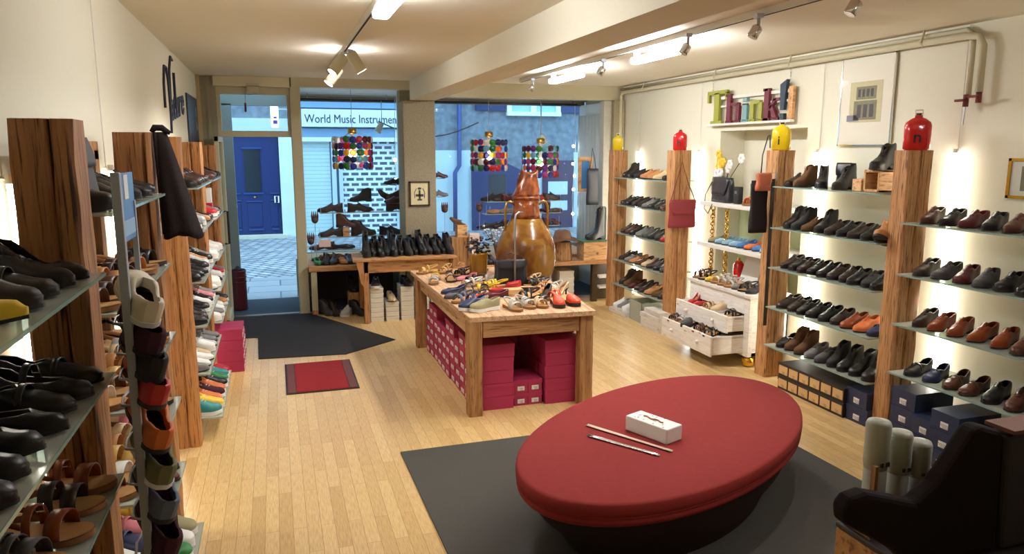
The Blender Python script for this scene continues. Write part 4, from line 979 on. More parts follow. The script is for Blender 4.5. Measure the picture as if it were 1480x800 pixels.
for (a, b_, z, sh_, q) in W2:
    dshelf(Xr(a), Xr(b_), YD, z, '%s hanging glass shelf in the right shop window' % q)
    for i, (px, k, c_, r_) in enumerate(sh_):
        sp_ = S(k+' '+c_)[0]; shoe(sp_[0], c_, (Xr(px), YD, z+.001), math.radians(r_)+.4*(i-.5), '%s %s, %s from the left, %s shelf of right window' % (c_, KW[sp_[0]], ORD[i], q), 'shoes in the right window', scale=1.05)
# small rows near granite pillar (right window left side)
for i, (z, c_) in enumerate([(1.64, 'brown'), (1.40, 'grey')]):
    t = thing('wall_hook', '%s small display hook on the granite pillar edge' % ['upper', 'lower'][i], 'hook', (1.955, 9.62, z))
    MB().tube([(-.02, 0, -.004), (.18, 0, -.004)], .005, 6).obj('rod', M['metal'], t)
    shoe('oxford', c_, (2.06, 9.62, z+.002), 0, '%s shoe on a hook beside the granite pillar' % c_, scale=.8)
    t = thing('wall_hook', '%s small display hook on the left window reveal' % ['upper', 'lower'][i], 'hook', (1.50, 9.75, z-.08))
    MB().tube([(.16, 0, -.004), (-.10, 0, -.004)], .005, 6).obj('rod', M['metal'], t)
    shoe('oxford', 'dark brown', (1.46, 9.75, z-.078), PI, '%s dark shoe on a hook at the right side of left window' % ['upper', 'lower'][i], scale=.8)
# wooden hand / flower stakes in the left window
for (x, z, q) in [(.46, 1.02, 'tall one against the shutter'), (.40, .60, 'low one at the frame')]:
    t = thing('tulip_stake', 'brown wooden tulip on a thin stake in left window, '+q, 'decoration', (x, 9.75, .60))
    MB().tube([(0, 0, 0), (0, 0, z-.5 if z > .9 else .25)], .004, 6).obj('stem', M['greymetal'], t)
    h0 = (z-.5 if z > .9 else .25); m_ = MB()
    for k in range(4): m_.tube([(-.03+.02*k, 0, h0-.01), (-.036+.024*k, 0, h0+.06), (-.034+.023*k, 0, h0+.12)], [.012, .013, .003], 6)
    m_.ball((0, 0, h0), .042, 8); m_.obj('blossom', mat('tulip_brown', (86, 58, 50), .6), t, smooth=True)
for (x, q) in [(2.14, 'left edge of the right window'), (2.62, 'beside the small tree display'), (3.60, 'right part of the right window')]:
    t = thing('tulip_stake', 'brown wooden tulip on a stake at the '+q, 'decoration', (x, 9.7, .60))
    MB().tube([(0, 0, 0), (0, 0, .62)], .004, 6).obj('stem', M['greymetal'], t)
    m_ = MB()
    for k in range(4): m_.tube([(-.03+.02*k, 0, .60), (-.036+.024*k, 0, .67), (-.034+.023*k, 0, .72)], [.012, .013, .003], 6)
    m_.ball((0, 0, .62), .045, 8); m_.obj('blossom', mat('tulip_brown', (86, 58, 50), .6), t, smooth=True)
t = thing('price_card', 'small pink price card standing on the left window platform', 'card', (.55, 9.38, .60))
MB().box(-.07, .07, 0, .004, .22, .31).obj('card', mat('pink_card', (232, 205, 200), .6), t); MB().tube([(0, .005, 0), (0, .005, .24)], .003, 5).obj('stem', M['metal'], t)
# boots and block under the left platform
block('wooden_stool', .80, 1.02, 9.24, 9.42, 0, .25, 'wooden block stool with dark boots on it under the window platform', M['benchz'])
for i, (k, c_, x, y, z, a) in enumerate([('boot', 'black', .86, 9.33, .251, -80), ('boot', 'black', .97, 9.33, .251, -100), ('boot', 'dark grey', .52, 9.16, 0, -60), ('boot', 'dark brown', .62, 9.10, 0, -70), ('sneaker', 'silver', .76, 9.04, 0, -120), ('boot', 'black', .90, 9.02, 0, -50), ('loafer', 'black', 1.04, 9.0, 0, -40), ('boot', 'black', 1.16, 9.12, 0, -60), ('sneaker', 'grey', .56, 9.3, 0, -90)]):
    shoe(k, c_, (x, y+.05, z), math.radians(a), '%s %s under the window platform, %s' % (c_, KW[k], ['left on the block', 'right on the block', 'far left on floor', 'second from left on floor', 'pale one on floor', 'in front of block', 'lying by the mat', 'beside the table leg', 'at the back left'][i]))
# objects between window table and bottle
block('wooden_box', 2.06, 2.34, 8.95, 9.2, .566, .93, 'tall brown wooden display box left of the giant amber bottle', M['tablewz'], 'box')
block('wooden_box', 2.14, 2.27, 8.98, 9.12, .93, 1.08, 'small wooden box stacked on the tall display box', M['block'], 'box')
block('card_box', 2.27, 2.40, 8.88, 8.94, .70, .98, 'pale pink carton leaning on the tall display box', mat('pale_pink_card', (214, 186, 176), .7), 'box')
shoe('oxford', 'brown suede', (2.14, 9.05, 1.082), PI-.3, 'brown shoe tipped on the small wooden display box', tilt=(0, -.7), scale=.8)
t = thing('bonsai_decoration', 'white blossom twig decoration in the right shop window', 'decoration', (2.78, 9.45, .60))
m_ = MB()
for k in range(9):
    a = random.uniform(-.9, .9); m_.tube([(0, 0, 0), (.04*a, 0, .15), (.18*a, random.uniform(-.1, .1), .30+random.uniform(0, .1))], [.008, .006, .003], 5)
m_.obj('branches', mat('twig_brown', (84, 66, 58), .8), t)
m_ = MB()
for k in range(60): m_.ball((random.gauss(0, .12), random.gauss(0, .06), .30+random.gauss(0, .06)), random.uniform(.012, .022), 6, (1, 1, .7))
m_.obj('blossoms', mat('blossom_white', (220, 224, 232), .7), t, smooth=True)
# shoes along right bench
for i, (k, c_, x, a) in enumerate([('oxford', 'black', 2.50, -60), ('oxford', 'dark brown', 2.60, -80), ('loafer', 'black', 2.71, -100), ('oxford', 'black', 2.83, -70), ('flat', 'green', 3.36, 190)]):
    shoe(k, c_, (x, 9.06, .566), math.radians(a), '%s %s on the right window bench, %s from the left' % (c_, KW[k], ORD[i]))
# leather pot, green-lidded box, tall boots at right
t = thing('wooden_pot', 'brown wooden pot topped by a leather hat on the right bench', 'pot', (3.58, 9.06, .566))
MB().lathe([(.125, 0), (.13, .01), (.115, .24), (.11, .25)], 12).obj('pot_body', M['tablewz'], t, smooth=False)
m_ = MB(); m_.grid([[( r_*math.cos(2*PI*k/28), r_*math.sin(2*PI*k/28), z+.02*math.sin(3*2*PI*k/28)*(r_/.2)) for k in range(28)] for (r_, z) in [(.21, .27), (.14, .27), (.12, .30), (.10, .38), (.05, .40), (.002, .40)]], closed=True)
m_.obj('hat', mat('hat_leather', (104, 70, 48), .7, vary=.2, bscale=10), t, smooth=True, solid=.006)
t = thing('display_cube', 'pine cube with green top carrying black high boots by the right pillar', 'block', (4.0, 9.05, .566))
MB().box(-.17, .16, -.12, .12, 0, .245).obj('cube', M['block'], t, bevel=.004)
MB().box(-.20, .17, -.13, .13, .245, .262).obj('top_board', mat('green_felt', (60, 110, 84), .8), t)
shoe('boot_tall', 'black', (4.03, 9.0, .829), PI+.25, 'black high boot standing on the green-topped pine cube', scale=1.1)
shoe('boot_tall', 'black', (4.07, 9.11, .829), PI+.1, 'second black high boot standing behind the first on the green-topped cube', scale=1.1)
t = thing('white_dish', 'white oval dish on thin stand in the right shop window', 'dish', (3.44, 9.42, .60))
MB().tube([(.0, 0, 0), (0, 0, .26)], .005, 6).obj('stem', M['metal'], t); m_ = MB(); m_.ball((0, 0, .30), .12, 16, (1, .3, .55)); m_.obj('bowl', M['white'], t, smooth=True)
# boxes below right bench
for (x, n, m_, q) in [(3.08, 5, 'whitebox', 'left'), (3.30, 5, 'kraft', 'middle'), (3.62, 5, 'whitebox', 'right')]:
    pr = shoebox_proto(.30, .20, .085, M[m_] if m_ != 'kraft' else mat('brown_card', (150, 104, 72), .7), M['white'], None)
    for j in range(n): shoebox(pr, (x, 9.14, .086*j), PI/2, 'flat shoe box, %s, %s stack under the right window bench' % (HGT[j], q), 'boxes under the right bench')
t = thing('floor_shelf', 'small dark shelf unit between the right bench and first pillar', 'shelf', (4.22, 9.0, 0))
MB().box(-.16, .10, .10, .14, 0, .50).obj('back_panel', mat('dark_bronze', (62, 52, 38), .5, .3), t)
for z in (.18, .32): MB().box(-.16, .10, -.08, .10, z, z+.02).obj('board', M['whitewash'], t)
# handbag & racket-like items hanging at right reveal
bag('hanging_bag', 'dark grey leather bag hanging in front of the right window reveal', 'bag', (4.05, 9.18, 1.28), .2, .18, .48, .07, mat('slate_leather', (52, 54, 62), .5, vary=.2, bscale=20), strap=[(-.05, 0, .46), (-.02, .01, .62), (0, .02, .75), (.03, .01, .62), (.05, 0, .46)])
t = thing('blue_picture', 'small pine frame with blue centre leaning by the right window', 'frame', (4.02, 9.26, 1.45))
MB().box(-.14, -.10, 0, .03, 0, .46).box(.02, .06, 0, .03, 0, .46).box(-.10, .02, 0, .03, .41, .46).box(-.10, .02, 0, .03, 0, .04).obj('frame', M['block'], t); MB().box(-.10, .02, .01, .02, .04, .41).obj('backing', mat('sky_blue', (60, 120, 180), .6), t)
MB().tube([(-.04, .0, .46), (-.04, .03, 1.15)], .002, 4).obj('wire', M['greymetal'], t)

# ------------------------------------------------------------------ bead chandeliers
BC = [glass_mix('bead_%d' % i, tuple(min(255, int(v*.6+100)) for v in c), c, .62, .1) for i, c in enumerate([(196, 34, 40), (230, 120, 30), (236, 196, 40), (60, 140, 60), (40, 60, 150), (110, 50, 130), (90, 20, 40), (120, 180, 200), (226, 226, 220), (40, 110, 60), (180, 60, 120), (30, 30, 90)])]
bead = MB(); bead.ball((0, 0, 0), .0245, 10, (1, .45, 1)); bead.tube([(.024*math.cos(a*PI/6), 0, .024*math.sin(a*PI/6)) for a in range(12)], .005, 5, True)
bead_me = bead.mesh('bead', True); bead_me.materials.append(None)
def chandelier(x, y, z0, z1, label, rr=.24):
    t = thing('bead_chandelier', label, 'chandelier', (x, y, z1), 0, 'bead chandeliers in the shop windows')
    h = z0-z1; NB, NR = 19, 5
    for s in range(3):
        a = 2*PI*s/3; MB().tube([(0, 0, h+.07), (rr*math.cos(a), rr*math.sin(a), h-.02)], .003, 5).obj('spoke', M['metal'], t)
    MB().lathe([(.05, h+.03), (.055, h+.04), (.055, h+.09), (.04, h+.10)], 16).obj('lamp_holder', M['brass'], t, smooth=True)
    MB().tube([(0, 0, h+.10), (0, 0, 2.74-z1)], .004, 6).obj('cord', M['metal'], t)
    MB().ball((0, 0, h*.45), .05, 12).obj('bulb', M['bulb'], t, smooth=True)
    MB().tube([(0, 0, h*.45+.04), (0, 0, h+.03)], .02, 8).obj('socket', M['white'], t)
    for zz in (h-.02, 0.0):
        MB().tube([(rr*math.cos(2*PI*k/32), rr*math.sin(2*PI*k/32), zz) for k in range(32)], .003, 5, True).obj('ring', M['metal'], t)
    for i in range(NR):
        for k in range(NB):
            a = 2*PI*(k+.5*(i % 2)*0)/NB+.1*i*0; z = h-.04-(h-.06)*i/(NR-1)
            if random.random() < .06: continue
            o = bpy.data.objects.new('bead', bead_me); C.objects.link(o); o.parent = t; o.location = (rr*math.cos(a), rr*math.sin(a), z+random.uniform(-.004, .004)); o.rotation_euler = (0, 0, a+PI/2); o.scale = (1.5, 1.2, 1.45)
            o.material_slots[0].link = 'OBJECT'; o.material_slots[0].material = random.choice(BC)
chandelier(.94, 9.5, 2.17, 1.79, 'round colourful glass bead chandelier in the left shop window')
chandelier(2.70, 9.5, 2.14, 1.75, 'colourful glass bead chandelier nearest the granite pillar in right window', rr=.235)
chandelier(3.42, 9.5, 2.06, 1.66, 'colourful glass bead chandelier hanging above the amber bottle')
# fairy lights
t = thing('string_light', 'string of small glowing bulbs down the right side of the window', 'string light', (0, 0, 0))
MB().tube([(4.30, 10.45, 2.7), (4.32, 10.45, 2.0), (4.28, 10.45, 1.3), (4.3, 10.45, .7)], .004, 5).obj('wire', M['white'], t)
for z in (2.06, 1.80, 1.62, 1.42, 1.05): MB().ball((4.28+.02*math.sin(z*9), 10.42, z), .022, 8).obj('bulb', M['fairy'], t, smooth=True)
t = thing('string_light', 'two small glowing bulbs at the right side of the left window', 'string light', (0, 0, 0))
MB().tube([(1.62, 10.4, 2.7), (1.60, 10.4, 1.9), (1.62, 10.4, 1.2)], .004, 5).obj('wire', M['white'], t)
for z in (1.87, 1.59): MB().ball((1.60, 10.38, z), .024, 8).obj('bulb', M['fairy'], t, smooth=True)
# curtain drape at right window edge
P = []
for i in range(2):
    P.append([(4.36+.03*math.sin(k*1.9), 9.55+.035*k, 2.5 if i else .62) for k in range(26)])
m_ = MB(); m_.grid(P); tag(m_.obj('curtain', mat('white_curtain', (206, 208, 204), .8), smooth=True, solid=.003), 'white curtain hanging along the right window reveal', 'curtain')
# window spot lamps on the dark rails
def rail(x0, x1, y, z, label):
    t = thing('window_rail', label, 'rail', (0, 0, 0)); MB().tube([(x0, y, z), (x1, y, z)], .016, 8).obj('bar', mat('dark_rail', (74, 62, 54), .4, .6), t, smooth=True)
    for x in (x0+.1, x1-.1): MB().tube([(x, y, z), (x, y, 2.74)], .006, 6).obj('bracket', M['greymetal'], t)
rail(.36, 1.60, 10.35, 2.66, 'dark metal rail across the top of the left shop window')
rail(1.99, 4.30, 10.35, 2.66, 'dark metal rail across the top of the right shop window')
def smallspot(x, y, z, label, ry):
    t = thing('spot_lamp', label, 'lamp', (x, y, z))
    T = Matrix.Rotation(ry, 4, 'Y')
    MB().lathe([(.03, 0), (.034, -.02), (.05, -.13), (.046, -.135)], 14, T=T).obj('lamp_shade', M['white'], t, smooth=True)
    MB().lathe([(.0, -.128), (.043, -.13)], 14, T=T, cap=False).obj('bulb', mat('soft_bulb', (255, 250, 240), .5, emit=(255, 246, 226), estr=6), t)
    MB().tube([(0, 0, 0), (0, 0, .05), (0, 0, 2.66-z)], .005, 6).obj('stem', M['greymetal'], t)
smallspot(1.42, 10.30, 2.36, 'white spot lamp hanging in the left shop window', .5)
smallspot(2.06, 10.30, 2.02, 'white spot lamp at the left edge of the right window', -.4)
smallspot(3.72, 10.30, 2.22, 'small spot lamp hanging in the right shop window', -.5)

# ------------------------------------------------------------------ dresser in the niche
t = thing('white_dresser', 'whitewashed wooden dresser with two open drawers and gold bun feet', 'dresser', (0, 0, 0))
DX0, DX1, DY0, DY1 = 4.10, 4.53, 5.66, 6.74
MB().box(DX0, DX1, DY0+.03, DY0+.06, .10, .66).box(DX0, DX1, DY1-.06, DY1-.03, .10, .66).box(DX1-.02, DX1, DY0+.03, DY1-.03, .10, .66).box(DX0, DX1, DY0+.03, DY1-.03, .10, .14).obj('carcass', M['whitewash'], t, bevel=.003)
MB().box(DX0-.02, DX1, DY0, DY1, .655, .69).obj('top_board', M['greywash'], t, bevel=.006)
MB().box(DX0-.005, DX0+.04, DY0+.02, DY0+.10, .10, .655).obj('corner_post', M['whitewash'], t, bevel=.006)
MB().box(DX0-.005, DX0+.04, DY1-.10, DY1-.02, .10, .655).obj('corner_post', M['whitewash'], t, bevel=.006)
MB().box(DX0-.005, DX0+.02, DY0+.10, DY1-.10, .50, .655).obj('drawer_front', M['whitewash'], t, bevel=.003)
for (pull, z0, z1) in [(.20, .33, .49), (.36, .12, .31)]:
    dr = MB(); xf = DX0-pull
    dr.box(xf, xf+.022, DY0+.085, DY1-.085, z0, z1)
    d_ = dr.obj('drawer', M['whitewash'], t, bevel=.004)
    MB().box(xf+.022, DX0+.25, DY0+.10, DY0+.115, z0+.01, z1-.01).box(xf+.022, DX0+.25, DY1-.115, DY1-.10, z0+.01, z1-.01).obj('drawer_side', M['whitewash'], d_)
    MB().box(xf+.02, DX0+.25, DY0+.10, DY1-.10, z1-.035, z1-.03).obj('drawer_inlay', M['greywash'], d_)
    for y in (DY0+.30, DY1-.30): MB().ball((xf-.012, y, (z0+z1)/2), .018, 10).obj('knob', M['whitewash'], d_, smooth=True)
for (x, y) in [(DX0+.05, DY0+.08), (DX0+.05, DY1-.08), (DX1-.08, DY0+.08), (DX1-.08, DY1-.08)]:
    MB().lathe([(.03, 0), (.052, .015), (.06, .05), (.05, .08), (.03, .10)], 20, c=(x, y, 0)).obj('bun_foot', M['gold'], t, smooth=True)
# drawer slats pattern: shoes standing in drawers
for i, (k, c_, y, a) in enumerate([('pump', 'red', 6.52, 200), ('flat', 'red', 6.40, 195), ('slide', 'beige', 6.22, 185), ('sneaker', 'beige', 6.06, 190), ('slide', 'black', 5.86, 200)]):
    shoe(k, c_, (DX0-.06, y, .462), math.radians(a), '%s %s in the upper open dresser drawer, %s from the left' % (c_, KW[k], ORD[i]), 'shoes in the open drawers', scale=.85)
for i, (k, c_, y, a) in enumerate([('gladiator', 'dark brown', 6.56, 200), ('gladiator', 'silver', 6.44, 210), ('clog', 'dark grey', 6.30, 200), ('gladiator', 'brown', 6.08, 195), ('sandal', 'black', 5.90, 200)]):
    shoe(k, c_, (DX0-.25, y, .282), math.radians(a), '%s %s in the lower open dresser drawer, %s from the left' % (c_, KW[k], ORD[i]), 'shoes in the open drawers', scale=.85)
for i, (k, c_) in enumerate(S('sa plum,sa black,fl yellow,sa white,sa silver,sa silver,fl grey,sa black,lo matt black')):
    shoe(k, c_, (4.22, 6.70-.115*i, .6905), ROT_R, '%s %s on top of the white dresser, %s from the left' % (c_, KW[k], ORD[i]), 'shoes on the dresser top', scale=.9)
def nshelf(z, x0, label):
    t = thing('wooden_shelf', label, 'shelf', (0, 0, z)); MB().box(x0, XR+.30, 5.72, 6.90, -.045, 0).obj('board', M['white'], t, bevel=.006)
nshelf(1.05, 4.26, 'lower white wooden shelf in the wall niche above the dresser')
nshelf(1.475, 4.28, 'upper white wooden shelf in the wall niche holding the black handbag')
for i, (k, c_) in enumerate(S('fl khaki,fl light blue,fl light blue,fl light blue,fl blue,fl orange,fl blue,fl light blue')):
    shoe(k, c_, (4.42, 6.74-.125*i, 1.051), ROT_R, '%s %s on the lower niche shelf, %s from the left' % (c_, KW[k], ORD[i]), 'pastel flats on the niche shelf')
# gold chains in niche
for (y, q) in [(6.76, 'left'), (6.50, 'right')]:
    t = thing('gold_chain', '%s gold link chain hanging through the wall niche' % q, 'chain', (4.36, y, 0))
    n = 0; z = .72
    while z < 1.42:
        if not (1.0 < z < 1.06):
            o = MB(); o.tube([(.0,   .021*math.cos(a*PI/5), .028*math.sin(a*PI/5)) for a in range(10)], .007, 5, True); l_ = o.obj('link', M['gold'], t, smooth=True, loc=(0, 0, z)); l_.rotation_euler = (0, 0, PI/2*(n % 2))
        z += .040; n += 1
# book / card and vases in niche lower
o = MB().box(-.012, .0, -.14, .14, 0, .30).obj('picture_card', M['white']); o.location = (4.44, 6.20, .70); o.rotation_euler = (0, .3, .0); tag(o, 'white upright card leaning in the niche above the dresser', 'card')
t = thing('red_lantern', 'red glass lantern in the niche behind the white card', 'lantern', (4.47, 6.42, .69)); MB().lathe([(.05, 0), (.055, .02), (.055, .16), (.03, .20)], 16).obj('glass', redg, t, smooth=True); MB().tube([(0, 0, .19), (0, 0, .23)], .015, 8).obj('cap', M['gold'], t)
t = thing('red_lantern', 'red pointed lantern right of the white card in the niche', 'lantern', (4.47, 5.98, .69)); MB().lathe([(.06, 0), (.06, .10), (.01, .24)], 4).obj('glass', redg, t)
t = thing('yellow_bottle', 'yellow bottle standing at the right end of the niche', 'bottle', (4.44, 5.86, .69)); MB().lathe([(.035, 0), (.04, .02), (.04, .22), (.015, .25), (.015, .28)], 16).obj('bottle_body', yelg, t, smooth=True); MB().lathe([(.018, .28), (.018, .30)], 12).obj('cap', M['black'], t)
# upper niche shelf things
bag('handbag', 'black leather handbag on the upper niche shelf below the flowers', 'bag', (4.38, 6.62, 1.476), -PI/2-.1, .36, .25, .13, mat('scratched_black_leather', (46, 46, 50), .3, bump=.3, bscale=25, vary=.5), flap=.72, strap=[(-.16, -.05, .2), (-.20, -.10, .06), (-.17, -.12, -.08), (-.06, -.13, -.12), (.0, -.12, -.02)])
t = thing('perfume_bottle', 'small black bottle with silver label beside the handbag in the niche', 'bottle', (4.36, 6.33, 1.476)); MB().box(-.03, .03, -.04, .04, 0, .17).obj('bottle_body', M['black'], t, bevel=.008); MB().box(-.032, -.03, -.02, .02, .10, .13).obj('label_plate', M['chrome'], t)
for (y, m_, q) in [(6.25, 'green', 'left'), (6.14, 'plum', 'middle'), (6.03, 'green', 'right')]:
    t = thing('canister', '%s one of three round %s tins on the upper niche shelf' % (q, 'dark green' if m_ == 'green' else 'purple'), 'tin', (4.50, y, 1.476)); MB().lathe([(.05, 0), (.05, .17), (.046, .175)], 20).obj('tin_body', SHOECOL[m_], t, smooth=True); MB().lathe([(.052, .17), (.052, .20), (.04, .205)], 20).obj('lid', SHOECOL[m_], t)
shoe('gladiator', 'orange', (4.40, 6.14, 1.476), ROT_R, 'orange strappy sandal on the upper niche shelf')
t = thing('flower_bouquet', 'bouquet of yellow and white artificial flowers in a glass vase', 'flowers', (4.44, 6.70, 1.476))
MB().lathe([(.04, 0), (.045, .05), (.03, .22), (.04, .26)], 16).obj('vase', M['pane'], t, smooth=True)
fl = {'yellow_flowers': (SHOECOL['yellow'], [(.0, .10, .43), (-.02, .04, .38), (.0, .12, .36), (-.02, .0, .40), (.01, .13, .48)]), 'white_flowers': (SHOECOL['white'], [(-.02, -.10, .34), (-.02, .10, .28), (.02, -.26, .44), (-.03, -.14, .38), (-.02, .04, .30)])}
for nm, (m_, cs) in fl.items():
    for (x, y, z) in cs:
        b_ = MB(); b_.ball((x, y, z), .016, 6)
        for k in range(6):
            a = 2*PI*k/6; b_.ball((x-.008, y+.030*math.cos(a), z+.030*math.sin(a)), .026, 6, (.5, 1, 1))
        b_.obj('flower', m_, t, smooth=True)
b_ = MB()
for nm, (m_, cs) in fl.items():
    for (x, y, z) in cs: b_.tube([(0, 0, .1), (x*.4, y*.4, z*.6), (x, y, z)], .004, 5)
b_.obj('stems', mat('stem_brown', (70, 58, 40), .7), t)

# ------------------------------------------------------------------ right wall: sign, poster, picture, pipes
t = thing('letter_sign', 'colourful wooden letter sign spelling Think! hung from the pipe', 'sign', (4.50, 0, 0))
# letters laid out in (u, v): u runs along -Y, v is height; total u 0..1.25
def letter(rects, m, name='letter', dep=.035):
    b_ = MB()
    for (u0, u1, v0, v1) in rects: b_.box(-dep, 0, 7.13-u1, 7.13-u0, 2.275+v0, 2.275+v1)
    return b_.obj(name, m, t, bevel=.003)
gr = mat('lime_paint', (158, 160, 62), .6, vary=.15, bscale=30); mr = mat('maroon_paint', (104, 30, 48), .6, vary=.15, bscale=30); tl = mat('aqua_paint', (120, 160, 158), .6); nv = mat('dark_teal_paint', (38, 54, 70), .6)
letter([(.0, .36, .30, .34), (.0, .035, .22, .32), (.325, .36, .24, .32), (.13, .22, .02, .32), (.07, .28, .0, .03)], gr)
letter([(.36, .43, .01, .29), (.34, .37, .26, .29), (.43, .56, .17, .20), (.52, .58, .01, .19), (.35, .45, 0, .025), (.50, .60, 0, .025)], mr)
letter([(.64, .71, .01, .18), (.62, .73, 0, .025), (.63, .71, .165, .18), (.64, .71, .20, .235)], tl)
letter([(.76, .82, .01, .20), (.74, .84, 0, .025), (.82, .92, .165, .20), (.89, .95, .01, .18), (.87, .97, 0, .025)], gr)
b_ = MB(); X4 = Matrix.Translation((-.035, 7.13, 2.275)) @ Matrix(((0, 0, 1, 0), (-1, 0, 0, 0), (0, 1, 0, 0), (0, 0, 0, 1)))
for poly in ([(.98, 0), (1.05, 0), (1.05, .30), (.98, .30)], [(1.03, .10), (1.12, .20), (1.17, .20), (1.06, .09)], [(1.06, .13), (1.10, .15), (1.18, .02), (1.12, .02)], [(.96, 0), (1.07, 0), (1.07, .025), (.96, .025)], [(1.10, 0), (1.20, 0), (1.20, .025), (1.10, .025)], [(.96, .275), (1.03, .275), (1.03, .30), (.96, .30)], [(1.11, .18), (1.21, .18), (1.21, .205), (1.11, .205)]): b_.prism(poly, 0, .035, X4)
b_.obj('letter', mr, t)
b_ = MB(); b_.prism([(1.225, .09), (1.275, .09), (1.30, .36), (1.21, .32)], 0, .035, X4); b_.prism([(1.225, .0), (1.28, .0), (1.28, .06), (1.225, .06)], 0, .035, X4); b_.obj('exclamation_mark', nv, t)
MB().box(-.03, .0, 5.74, 5.80, 2.28, 2.57).obj('end_board', M['block'], t); MB().box(-.04, .0, 5.74, 7.13, 2.255, 2.275).obj('bottom_board', M['whitewash'], t); MB().box(-.01, 0, 5.76, 7.0, 2.52, 2.55).box(-.01, 0, 5.76, 7.0, 2.44, 2.46).obj('back_board', M['whitewash'], t)
for y in (7.05, 5.80):
    b_ = MB()
    for k in range(7): b_.tube([(-.02+(.006*math.cos(a*PI/3) if k % 2 else 0), y+(0 if k % 2 else .006*math.cos(a*PI/3)), 2.57+.03*k+.012*math.sin(a*PI/3)) for a in range(6)], .0025, 4, True)
    b_.obj('chain', M['chrome'], t)
t = thing('framed_poster', 'large white framed print of an old house on the right wall', 'poster', (4.53, 4.91, 2.04))
MB().box(-.015, 0, -.275, .275, 0, .69).obj('mount', mat('mount_grey', (226, 220, 198), .6), t)
MB().box(-.02, -.01, -.28, -.272, -.005, .695).box(-.02, -.01, .272, .28, -.005, .695).box(-.02, -.01, -.28, .28, .688, .695).box(-.02, -.01, -.28, .28, -.006, .004).obj('frame', M['chrome'], t)
MB().box(-.017, -.0155, -.17, .17, .18, .50).obj('print', mat('print_ochre', (196, 186, 140), .6, vary=.15, bscale=15), t)
hs_ = MB(); hs_.box(-.019, -.017, -.11, .10, .36, .46); hs_.box(-.019, -.017, -.12, .12, .20, .35)
hs_.obj('house_drawing', mat('print_olive', (120, 116, 84), .7, vary=.4, bscale=40), t)
hs_ = MB()
for k in range(4): hs_.box(-.0205, -.019, -.08+.045*k, -.055+.045*k, .38, .44)
for k in range(3): hs_.box(-.0205, -.019, -.09+.065*k, -.05+.065*k, .22, .32)
hs_.obj('window_drawing', M['ink'], t)
MB().box(-.019, -.017, .06, .19, .19, .24).obj('shadow_drawing', mat('print_grey', (120, 120, 130), .7), t)
MB().box(-.021, -.020, -.27, .27, .005, .685).obj('pane', glass_mix('picture_glass', (255, 255, 255), (240, 240, 240), .03, .02), t)
t = thing('framed_picture', 'small gold framed picture at the right edge of the wall', 'picture', (4.53, 3.42, 1.695))
MB().box(-.02, 0, -.21, .21, 0, .018).box(-.02, 0, -.21, .21, .237, .255).box(-.02, 0, -.21, -.19, 0, .255).box(-.02, 0, .19, .21, 0, .255).obj('frame', M['gold'], t)
MB().box(-.01, 0, -.19, .19, .018, .237).obj('mount', mat('pale_mount', (206, 206, 190), .6), t)
MB().box(-.012, -.01, -.11, .12, .05, .205).obj('print', mat('picture_ink', (110, 104, 84), .6, vary=.5, bscale=30), t)
t = thing('heating_pipe', 'cream heating pipes running under the ceiling down to two red valves', 'pipe', (0, 0, 0))
MB().tube([(4.47, 9.25, .9), (4.47, 9.25, 2.72), (4.47, 9.18, 2.755), (4.47, 4.0, 2.755), (4.47, 3.90, 2.74), (4.47, 3.865, 2.68), (4.47, 3.865, 2.38)], .024, 12).obj('pipe', M['cream'], t, smooth=True)
MB().tube([(4.50, 9.33, 2.80), (4.50, 4.02, 2.80), (4.50, 3.97, 2.76), (4.49, 3.96, 2.66), (4.49, 3.96, 2.36)], .018, 12).obj('pipe', M['cream'], t, smooth=True)
for y in (8.6, 7.0, 5.8, 4.35): MB().tube([(4.47, y, 2.73), (4.44, y, 2.755), (4.46, y, 2.80), (4.47, y, 2.84)], .008, 6).obj('clamp', M['cream'], t)
for (y, z) in [(3.865, 2.36), (3.96, 2.34)]:
    MB().tube([(4.475, y, z+.03), (4.475, y, z-.05)], .018, 10).obj('valve', mat('valve_red', (110, 44, 40), .5), t, smooth=True); MB().tube([(4.46, y-.0, z-.01), (4.42, y, z-.01)], .008, 6).tube([(4.42, y-.035, z-.01), (4.42, y+.035, z-.01)], .010, 6).obj('valve_handle', mat('valve_red', (110, 44, 40), .5), t)
MB().tube([(4.475, 3.96, 2.29), (4.475, 3.965, 2.17)], .004, 6).obj('drain_rod', M['metal'], t)

# ------------------------------------------------------------------ left wall decoration
t = thing('script_sign', 'black handwriting style wall lettering above the left shelves', 'sign', (XL+.004, 0, 0))
ink = mat('dark_ink', (38, 40, 58), .5)
def wl(pts, r=.012): return [(0.006, y, z) for y, z in pts]
MB().tube(wl([(6.50, 2.33), (6.52, 2.52), (6.60, 2.66), (6.72, 2.66), (6.80, 2.54), (6.82, 2.30), (6.78, 2.14)]), .010, 6).tube(wl([(6.86, 2.40), (6.92, 2.66), (7.05, 2.78), (7.16, 2.76)]), .010, 6).tube(wl([(7.20, 2.66), (7.18, 2.40), (7.16, 2.36)]), .012, 6).obj('lettering', ink, t, smooth=True)
text_obj('lettering', 'ature', .36, ink, Matrix.Translation((.0, 6.84, 2.24)) @ Matrix.Rotation(math.radians(6), 4, 'X') @ Matrix(((0, 0, 1, 0), (1, 0, 0, 0), (0, 1, 0, 0), (0, 0, 0, 1))), t, ext=.004, bold=True, shear=.3, width=1.05)
t = thing('wall_poster', 'dark tall photo poster on the left wall beside the entrance', 'poster', (XL, 0, 0))
MB().box(0, .015, 8.12, 9.12, 2.06, 2.56).obj('print', mat('poster_dark', (52, 50, 60), .4, vary=.6, bscale=3), t)
MB().box(.015, .018, 8.85, 9.0, 2.36, 2.46).box(.015, .018, 8.85, 9.0, 2.22, 2.3).obj('caption', mat('poster_pale', (130, 136, 156), .5), t)
